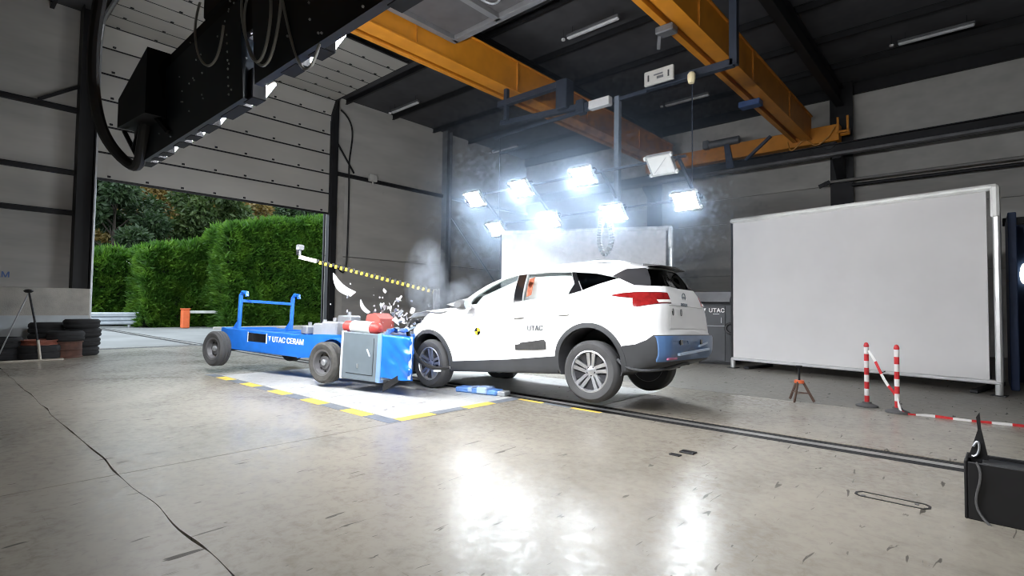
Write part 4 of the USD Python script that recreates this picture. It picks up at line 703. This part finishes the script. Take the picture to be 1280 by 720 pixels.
# ================================================================ projection screens
scr = mat('screen_cloth', (.56, .545, .535), .85, var=.05, scale=.8); alu = mat('screen_frame', (.55, .55, .54), .4, .5, var=.1)
def screen(pl, pr, ztop, label, bottom=.22):
    pl, pr = np.array(pl, float), np.array(pr, float); d = pr-pl; L = np.linalg.norm(d); M = pose((*pl, 0), math.atan2(d[1], d[0]))
    s = thing('projection_screen', label, 'screen', M=M)
    obj(s, 'cloth', box(.03, L-.12, -.012, .006, bottom, ztop-.06, .002), scr, False)
    obj(s, 'top_tube', box(-.02, L+.02, -.06, .06, ztop-.09, ztop, .03), mat('frame_white', (.72, .72, .69), .45), False)
    obj(s, 'corner_bracket', box(L-.07, L+.03, -.075, .06, ztop-.50, ztop-.02, .03), MATS['frame_white'], False)
    obj(s, 'side_tube', box(L-.05, L+.03, -.06, .05, .18, ztop-.4, .02), alu, False); obj(s, 'side_tube', box(-.02, .02, -.02, .04, .18, ztop-.05, .01), dark_steel, False)
    obj(s, 'bottom_rail', box(0, L+.02, -.05, .05, bottom-.06, bottom, .012), alu, False); obj(s, 'rear_rail', box(0, L, .25, .31, .12, .18, .01), dark_steel, False)
    for x in (.02, L-.02): f = obj(s, 'foot', cyl((x, 0, 0), (x, 0, bottom-.03), .045, 14), alu); obj(f, 'foot_plate', box(x-.08, x+.08, -.1, .1, 0, .012), dark_steel, False)
    obj(s, 'rail_joint', bar((L*.64, -.056, bottom-.055), (L*.66, -.056, bottom-.005), .012), dark_steel, False)
    for x in (.3, L-.3): obj(s, 'rear_brace', bar((x, .05, 2.3), (x, .9, .05), .06), dark_steel, False); obj(s, 'rear_skid', box(x-.05, x+.05, 0, 1.0, 0, .05, .01), dark_steel, False)
screen((-3.88, 11.12), (.155, 10.33), 3.06, 'big grey white projection screen on feet at the right of the hall')
screen((-8.73, 9.30), (-5.12, 10.95), 3.02, 'second pale screen standing directly behind the car roof')

# ================================================================ things around the hall
# cabinet, machinery, navy booth
CB = thing('control_cabinet', 'dark grey control cabinet with white lettering right behind the car tail', 'cabinet', M=pose((-4.46, 11.75, 0), .35))
cab = mat('cabinet_grey', (.05, .053, .058), .5, var=.12)
obj(CB, 'body', box(-.36, .36, -.25, .3, .04, 1.30, .015), cab, False); obj(CB, 'door', box(-.33, .20, -.27, -.25, .08, 1.27, .008), mat('cabinet_door', (.065, .068, .074), .5), False)
obj(CB, 'cabinet_lettering', text_on('UTAC', .085, (-.14, -.272, 1.13), (1, 0, 0), (0, -1, 0), .004, True), MATS['white_lettering'], False); obj(CB, 'logo_mark', prism_y([(-.29, 1.20), (-.19, 1.215), (-.225, 1.12), (-.24, 1.17)], -.276, -.27), MATS['white_lettering'], False); obj(CB, 'small_print', box(-.05, .08, -.274, -.271, 1.085, 1.095), MATS['white_lettering'], False)
obj(CB, 'door_seam', box(-.33, .20, -.274, -.272, .83, .84), galv, False); obj(CB, 'plinth', box(-.34, .34, -.22, .28, 0, .04), black, False); obj(CB, 'handle', bar((.12, -.285, .9), (.12, -.285, 1.02), .02), galv, False)
for i, P in enumerate(([(-.30, -.26, .85), (-.45, -.32, .7), (-.38, -.34, .5), (-.30, -.3, .35), (-.42, -.35, .15)], [(.22, -.26, .85), (.40, -.3, .8), (.34, -.33, .68), (.22, -.3, .74), (.24, -.28, .85)])): obj(CB, 'cable', tube(P, .03, 8, 8), black)
MC = thing('winch_unit', 'pale grey winch unit with a cable reel behind the control cabinet', 'winch', M=pose((-4.3, 12.7, 0), .3))
obj(MC, 'housing', box(-1., .2, -.25, .25, 1.35, 1.62, .02), grey_steel, False); obj(MC, 'stand', box(-.9, .3, -.2, .2, 0, 1.35, .02), dark_steel, False); obj(MC, 'reel', tr(lathe([(0, -.1), (.26, -.1), (.26, -.06), (.16, -.05), (.16, .05), (.26, .06), (.26, .1), (0, .1)], 28, 'y'), pose((.10, -.35, 1.38))), dark_steel)
NB = thing('dark_blue_booth', 'dark blue booth partly hidden beyond the right edge of the big screen', 'booth')
nv = mat('booth_blue', (.015, .035, .10), .55, var=.15)
obj(NB, 'wall_panel', box(.30, 2.6, 12.6, 12.7, 0, 2.75, .01), nv, False); obj(NB, 'wall_panel', box(.28, .38, 11.2, 12.6, 0, 2.75, .01), nv, False); obj(NB, 'top_rail', box(.25, 2.6, 12.56, 12.74, 2.72, 2.85, .01), dark_steel, False)
obj(NB, 'glowing_sign', tube([(.64, 12.58, 2.0), (.53, 12.57, 2.02), (.49, 12.57, 1.88), (.52, 12.57, 1.72), (.64, 12.57, 1.72)], .035, 8, 6), emit('sign_glow', (.95, .95, .75), 6.))
# stacks of tyres
used_tyre = mat('old_tyre', (.016, .016, .017), .85, var=.3); rust = mat('rusty_rim', (.085, .035, .022), .75, var=.35, scale=9); rust_red = mat('rusty_red_rim', (.20, .06, .035), .6, var=.3, scale=9)
def tyre(x, y, z, D, Wd, label, group=None, rim=None, tilt=0.):
    r, R, h = D/2, D*.30, Wd/2
    t = thing('tyre', label, 'tyre', group, M=pose((x, y, z+h), RNG.random()*3, tilt))
    obj(t, 'carcass', lathe([(R, -h+.03), (R+.04, -h), (r-.04, -h), (r-.008, -h+.03), (r, -h+.05), (r, -.02), (r-.012, -.015), (r-.012, .015), (r, .02), (r, h-.05), (r-.008, h-.03), (r-.04, h), (R+.04, h), (R, h-.03), (R-.01, 0)], 40), used_tyre, 35)
    if rim: obj(t, 'rim', lathe([(0, -.03), (R-.05, -.02), (R-.03, -h+.02), (R, -h+.02), (R+.005, h-.01), (R-.03, h+.005), (R-.06, .02), (.06, .03), (0, .03)], 32), rim, 30)
for i in range(4): tyre(-15.0+.02*(i % 2), 2.37+.015*(i % 3), .2*i, .66, .198, f"worn black tyre, {['lowest', 'second', 'third', 'topmost'][i]} of the four high stack next to the door opening")
def drum(x, y, z, D, h, m, label, dish=True):
    t = thing('wheel_rim', label, 'wheel rim', M=pose((x, y, z))); r = D/2
    obj(t, 'barrel', lathe([(.0, .02), (r-.05, .02), (r-.02, 0), (r, 0), (r, .02), (r-.02, .04), (r-.02, h*.45), (r-.01, h*.5), (r-.02, h*.55), (r-.02, h-.03), (r, h-.02), (r, h), (r-.03, h), (r-.05, h-.05), (.1, h-.08), (.08, h-.03), (0, h-.03)], 36), m, 30)
    obj(t, 'bolt_ring', cat(*[tr(lathe([(0, 0), (.015, 0), (.015, .02), (0, .02)], 8), pose((.14*math.cos(k*1.047), .14*math.sin(k*1.047), h-.075))) for k in range(6)]), dark_steel, False)
drum(-14.6, 2.05, 0, .60, .34, rust, 'rusty brown wheel rim at the bottom of the middle stack'); tyre(-14.6, 2.05, .34, .64, .22, 'black tyre lying on the rusty rim of the middle stack')
tyre(-14.35, 1.60, 0, .68, .30, 'thick black tyre under the red rim, beside the stand', None); drum(-14.35, 1.60, .30, .58, .10, rust_red, 'red rusted rim lying on top of the thick tyre')
tyre(-14.5, 1.05, 0, .66, .24, 'lower black tyre of the stack at the left edge of the photo'); tyre(-14.5, 1.05, .24, .66, .22, 'upper black tyre of the stack at the left edge of the photo')
tyre(-15.4, 1.85, 0, .66, .24, 'black tyre against the plinth, bottom of the rear stack', None); tyre(-15.4, 1.85, .24, .66, .24, 'black tyre against the plinth, middle of the rear stack', None); tyre(-15.4, 1.85, .48, .66, .24, 'black tyre against the plinth, top of the rear stack', None)
ST = thing('rod_stand', 'thin metal stand with two rods leaning apart in front of the tyre stacks', 'stand', M=pose((-13.9, 1.45, 0)))
obj(ST, 'base_bar', box(-.04, .04, -.62, .48, 0, .04, .008), mat('stand_bare_steel', (.42, .38, .32), .45, .4), False); obj(ST, 'upright_rod', tube([(0, .12, .03), (0, 0.02, .8), (0, -.08, 1.36)], .018, 8), dark_steel); obj(ST, 'leaning_rod', tube([(-.22, -.46, .10), (-.11, -.27, .75), (0, -.08, 1.36)], .012, 8), galv); obj(ST, 'ball_top', tr(lathe([(0, -.04), (.05, -.03), (.08, 0), (.05, .03), (0, .04)], 16), pose((0, -.09, 1.38))), black)
obj(ST, 'lower_sleeve', tube([(0, .125, .03), (0, .08, .42)], .026, 8), MATS['stand_bare_steel'])
# red and white posts with tape
redm, whm = mat('post_red', (.62, .03, .035), .5), mat('post_white', (.82, .80, .78), .5)
def post(x, y, label):
    p = thing('barrier_post', label, 'post', M=pose((x, y, 0)))
    obj(p, 'base', lathe([(0, 0), (.12, 0), (.12, .02), (.05, .045), (.05, .06), (0, .06)], 28), mat('base_grey', (.10, .10, .10), .6))
    zz = np.linspace(.05, .74, 9)
    for i in range(8): obj(p, 'band', lathe([(0, zz[i]), (.026, zz[i]), (.026, zz[i+1]), (0, zz[i+1])], 20), whm if i % 2 else redm)
    obj(p, 'cap', lathe([(0, .74), (.026, .74), (.03, .755), (.02, .79), (0, .80)], 20), redm)
post(-1.115, 7.90, 'left one of two red and white striped posts, tape running off its top'); post(-.785, 7.68, 'right one of two red and white striped posts, nearer the black box')
TP = thing('barrier_tape', 'red and white barrier tape sloping between the two striped posts', 'tape')
A = np.array([[-1.09, 7.87, .70], [-.98, 7.80, .50], [-.86, 7.72, .28], [-.78, 7.66, .17], [-.74, 7.62, .02], [-.55, 7.64, .008], [-.30, 7.64, .008], [0.0, 7.66, .008], [.35, 7.69, .008]])
A = smooth_path(A, 3)
for i, (a, b) in enumerate(zip(A[:-1], A[1:])): obj(TP, 'stripe', bar(a, b, .006, .035, ch=.0005), redm if (i//2) % 2 else whm, False)
obj('/World', 'tape_trail', tr(box(-1.0, .5, -.012, .012, 0, .004, .001), pose((-1.45, 7.60, 0), .03)), concrete, label='pale strip of tape lying along the floor edge by the jack stand', cat='tape')
JS = thing('jack_stand', 'small tripod jack stand with orange collar standing before the big screen', 'jack stand', M=pose((-1.81, 7.62, 0)))
for a in (.4, 2.5, 4.6): obj(JS, 'leg', bar((.04*math.cos(a), .04*math.sin(a), .27), (.17*math.cos(a), .17*math.sin(a), .015), .022, .03), mat('jack_brown', (.12, .07, .05), .6), False)
for a, b in ((.4, 2.5), (2.5, 4.6), (4.6, .4)): obj(JS, 'leg_tie', bar((.11*math.cos(a), .11*math.sin(a), .12), (.11*math.cos(b), .11*math.sin(b), .12), .012), MATS['jack_brown'], False)
obj(JS, 'collar', lathe([(.0, .245), (.055, .245), (.06, .26), (.055, .285), (0, .285)], 20), mat('orange_paint', (.80, .16, .05), .5)); obj(JS, 'screw', cyl((0, 0, .28), (0, 0, .44), .014, 12), dark_steel); obj(JS, 'saddle', lathe([(0, .44), (.03, .44), (.04, .47), (0, .47)], 16), dark_steel)
# black box lower right
BX = thing('black_case', 'black open case with a lever at the lower right corner', 'case', M=pose((.01, 4.06, 0), -.03))
obj(BX, 'front_panel', box(-.10, .9, -.015, .0, 0, .325, .005), black, False); obj(BX, 'side_panel', box(-.115, -.10, -.015, .24, 0, .33, .004), black, False); obj(BX, 'back_panel', box(-.10, .9, .225, .24, 0, .33, .004), black, False); obj(BX, 'floor_panel', box(-.1, .9, 0, .225, 0, .02), black, False)
obj(BX, 'lid', box(-.04, .9, .0, .225, .29, .31, .004), mat('case_lid', (.035, .037, .04), .35), False)
lv = obj(BX, 'lever', trimesh.convex.convex_hull(np.array([(x, y, z) for x, z in ((-.10, .33), (-.01, .33), (-.055, .50), (-.04, .50)) for y in (.08, .11)])), black, False); obj(lv, 'lever_tip', trimesh.convex.convex_hull(np.array([(x, y, z) for x, z in ((-.055, .49), (-.04, .49), (-.062, .57), (-.046, .60)) for y in (.085, .105)])), black, False)
obj(lv, 'bright_link', tube([(-.085, .07, .345), (-.05, .07, .39), (-.055, .07, .43), (-.075, .07, .40)], .007, 6, 5), galv); obj(BX, 'cable', tube([(-.06, -.02, .33), (-.05, -.03, .2), (-.06, -.03, .08), (-.02, -.05, .012), (.4, -.10, .012), (.8, -.12, .012)], .007, 6, 8), mat('grey_cable', (.10, .10, .10), .6))
obj('/World', 'floor_pad', box(-1.90, -1.78, 4.21, 4.29, 0, .012, .003), black, label='larger black rubber pad lying on the bare floor', cat='pad'); obj('/World', 'floor_pad', box(-1.93, -1.84, 4.08, 4.13, 0, .010, .003), black, label='smaller black rubber pad in front of the larger one', cat='pad')
# blue jack under the car
BJ = thing('sliding_block', 'light blue block with grey ends lying on the track under the car', 'block', M=pose((-5.14, 5.12, .006), .22))
lb = mat('light_blue_paint', (.12, .26, .58), .45, var=.2, scale=10)
obj(BJ, 'body', box(-.36, .30, -.10, .10, .0, .07, .015), lb, False); obj(BJ, 'clamp', box(.0, .16, -.12, .12, .01, .10, .012), mat('pale_blue_paint', (.35, .46, .66), .45), False); obj(BJ, 'clamp', box(-.15, -.08, -.11, .11, .02, .085, .01), MATS['pale_blue_paint'], False); obj(BJ, 'end_block', box(.30, .42, -.08, .08, .0, .06, .01), galv, False)
# striped boom
BM = thing('striped_boom', 'yellow and black striped boom sloping across the left wall to the smoke', 'boom')
a, b = np.array([-9.28, 4.53, 2.05]), np.array([-7.45, 6.21, 1.45])
by_, bk_ = mat('boom_yellow', (.72, .55, .05), .5), mat('boom_black', (.02, .02, .02), .5)
L_ = np.linalg.norm(b-a); bd = (b-a)/L_; n_ = 46
for i in range(n_):
    q0, q1 = a+bd*L_*(.13+.87*i/n_), a+bd*L_*(.13+.87*(i+1)/n_)
    obj(BM, 'stripe', bar(q0+np.array([0, 0, .012*(-1)**i]), q1+np.array([0, 0, .012*(-1)**i]), .03, .062, ch=.004), by_ if i % 2 else bk_, False)
obj(BM, 'bare_end', bar(a, a+bd*L_*.13, .032, .075), mat('boom_pale', (.62, .60, .52), .5), False)
obj(BM, 'support_post', cat(box(-7.47, -7.37, 6.17, 6.27, 0, 1.50, .01), box(-7.55, -7.29, 6.09, 6.35, 0, .03)), grey_steel, False); obj(BM, 'end_sensor', cat(box(-9.32, -9.22, 4.48, 4.60, 2.17, 2.27, .015), bar((-9.27, 4.54, 2.05), (-9.27, 4.54, 2.18), .03)), ins_m, False); obj(BM, 'sensor_clip', box(-9.34, -9.28, 4.50, 4.58, 2.08, 2.18, .01), black, False)

# ---- things in the air at the moment of impact
def crescent(p0, p1, w, bulge, label, m):
    p0, p1 = np.array(p0, float), np.array(p1, float); d = p1-p0; L = np.linalg.norm(d)
    out = [(L*t, bulge*math.sin(math.pi*t)+w*.5*t**.7) for t in np.linspace(0, 1, 14)]+[(L*t, bulge*math.sin(math.pi*t)-w*.6*math.sin(math.pi*t*.85)**.8-w*.05) for t in np.linspace(1, 0, 14)]
    obj('/World', 'trim_fragment', tr(extrude(Polygon(out).buffer(.001), .012), frame(p0, d, (.67, -.74, .1))), m, False, label=label, cat='fragment')
frag_w = mat('fragment_white', (.80, .80, .80), .35); frag_g = mat('fragment_grey', (.30, .31, .33), .45, var=.3); frag_s = mat('fragment_silver', (.70, .72, .75), .25, .7); frag_k = mat('fragment_black', (.02, .02, .022), .5)
crescent((-8.09, 4.55, 1.72), (-7.85, 4.78, 1.36), .13, -.05, 'large white curved trim fragment flying highest above the trolley', frag_w)
crescent((-7.58, 4.76, 1.28), (-7.48, 4.85, 1.06), .06, -.025, 'smaller white curved trim fragment flying above the red cylinder', frag_w)
def at_px(px, py, dep):   # a point seen in the photo at (px, py), dep metres along the view
    return np.array([0, 0, CAM_H])+dep*(_f+(px-640)/FPX*_r+(py-360)/FPX*_d)
def shard(c, size, m, label, group=None, flat=.25, seed=0):
    r = np.random.default_rng(seed); v = r.normal(size=(9, 3)); v /= np.linalg.norm(v, axis=1, keepdims=True); v *= size*np.array([1, .7, flat])
    obj('/World', 'fragment', tr(trimesh.convex.convex_hull(v), pose(tuple(c), r.random()*6, r.random()*3, r.random()*3)), m, False, label=label, cat='fragment', group=group)
GA, LA = 'fragments bursting from the crushed front', 'small pale fragment in the burst of debris before the crushed front'
r6 = np.random.default_rng(11); k = 0
for px, py, s in ((438, 355, .025), (467, 359.5, .02), (481, 363, .05), (467, 369, .02), (413, 380, .02), (434, 389.5, .035), (487, 380, .03), (469, 387, .025), (481, 386, .045), (434, 372, .055), (494, 377, .02), (475, 372, .02)):
    shard(at_px(px, py, 8.5), s, frag_g if k in (3, 9) else frag_w, LA, GA, seed=100+k); k += 1
for i in range(80):
    t = r6.random(); px, py = 474+44*t+r6.normal()*6, 386+20*t+r6.normal()*9; dep = 8.25+.25*r6.random()-.5*t
    shard(at_px(px, py, dep), .022+.075*r6.random()**2, (frag_w, frag_s, frag_g, frag_s, frag_w)[i % 5], LA, GA, .3, 200+i)
shard(at_px(481, 405, 8.0), .14, frag_w, 'longest white splinter leaning over the blue barrier block', None, .12, 77)
obj('/World', 'dark_panel_shard', tr(extrude(Polygon([(-.10, -.10), (.10, .02), (.10, .11), (-.08, .0)]), .008), frame(at_px(487.5, 480, 6.6), _r, -_f)), frag_k, False, label='flat black panel shard in the air below the blue barrier block', cat='fragment')
HS = thing('torn_arch_strip', 'torn black wheel arch strip curling past the front wheel', 'trim strip')
hp = [at_px(x, y, d) for x, y, d in ((523, 401, 7.2), (515, 401.5, 7.1), (510.5, 407, 7.05), (510.5, 418, 7.0), (515, 434, 6.95), (522, 448, 6.9), (534, 457, 6.9), (548, 460.5, 6.9), (561, 460, 6.95))]
obj(HS, 'strip', tube(hp, .026, 8, 5), frag_k); obj(HS, 'pale_clip', cat(tr(box(-.05, .05, -.012, .012, -.012, .012, .004), frame(hp[-2]+np.array([0, -.02, -.03]), _r, _d)), tr(trimesh.creation.icosphere(1, .02), pose(tuple(hp[-1])))), frag_w)
obj(HS, 'torn_end', tr(box(-.04, .04, -.02, .02, -.03, .03, .01), frame(hp[0], _r, _d)), frag_k, False)
# ---- smoke from the airbags and the crushed front
def smoke(name, label, c, rad, ax, dens, seed):
    """An ellipsoid of smoke: noise that thins out towards its surface. ax: the long axis."""
    M = frame(c, np.cross(ax, (.3, .2, 1)), ax); M[:3, :3] *= np.array(rad)[None, :]; I = np.linalg.inv(M)
    rows = [{'math_type': 'dot_product', 'vector2': tuple(I[k, :3])} for k in range(3)]
    n = {'g': ('geometry', {}), 'n': ('noise_texture', {'scale': 3.0, 'detail': 5., 'roughness': .62, 'distortion': .8}), 'cx': ('combine_xyz', {}), 'gr': ('gradient_texture', {'gradient_type': 'spherical'}), 'r': ('map_range', {'from_min': .36, 'from_max': .70, 'to_min': 0., 'to_max': dens, 'clamp': True}),
         'ml': ('math', {'math_type': 'multiply'}), 'pw': ('math', {'math_type': 'power', 'value2': .8}), 'v': ('principled_volume', {'color': (.80, .87, .97), 'anisotropy': .1})}
    l = [('g.position', 'n.vector'), ('n.fac', 'r.value'), ('cx.vector', 'gr.vector'), ('gr.fac', 'pw.value1'), ('pw.value', 'ml.value1'), ('r.result', 'ml.value2'), ('ml.value', 'v.density')]
    for k, a_ in enumerate('xyz'):
        n['d'+a_] = ('vector_math', rows[k]); n['a'+a_] = ('math', {'math_type': 'add', 'value2': float(I[k, 3])}); l += [('g.position', f'd{a_}.vector1'), (f'd{a_}.value', f'a{a_}.value1'), (f'a{a_}.value', f'cx.{a_}')]
    m = usdkit.material(stage, '/World/Looks/'+name, n, l, volume='v.volume')
    obj('/World', name, tr(trimesh.creation.icosphere(3, 1.), M), m, True, label=label, cat='smoke', kind='stuff')
smoke('smoke_plume', 'pale smoke plume rising behind the crushed bonnet', at_px(533, 350, 9.1), (.36, .40, .78), (0, 0, 1.), 3.6, 1)
smoke('smoke_wisp', 'low smoke wisp drifting over the bonnet to the windscreen', at_px(572, 367, 8.8), (.22, .25, .55), at_px(600, 353, 8.8)-at_px(548, 380, 8.8), 4.0, 2)

# ---- added scattering volume that imitates lens glow around the floodlights
def glow_volume(c, rad, dens):
    m = usdkit.material(stage, '/World/Looks/glow_volume', {'g': ('geometry', {}), 'mp': ('mapping', {'mapping_type': 'point', 'location': tuple(-np.array(c)/np.array(rad)), 'scale': tuple(1/np.array(rad))}), 'gr': ('gradient_texture', {'gradient_type': 'quadratic_sphere'}),
        'ml': ('math', {'math_type': 'multiply', 'value2': dens}), 'v': ('principled_volume', {'color': (.62, .78, 1.), 'anisotropy': .5})}, [('g.position', 'mp.vector'), ('mp.vector', 'gr.vector'), ('gr.fac', 'ml.value1'), ('ml.value', 'v.density')], volume='v.volume')
    obj('/World', 'glow_volume', tr(trimesh.creation.icosphere(3, 1.), np.diag([*rad, 1.])@pose((0, 0, 0))).apply_translation(c), m, True, label='added bluish volume imitating lens glow around the floodlights over the car', cat='glow_volume', kind='stuff')
glow_volume((-6.3, 9.2, 3.7), (5.0, 3.6, 3.3), .23)
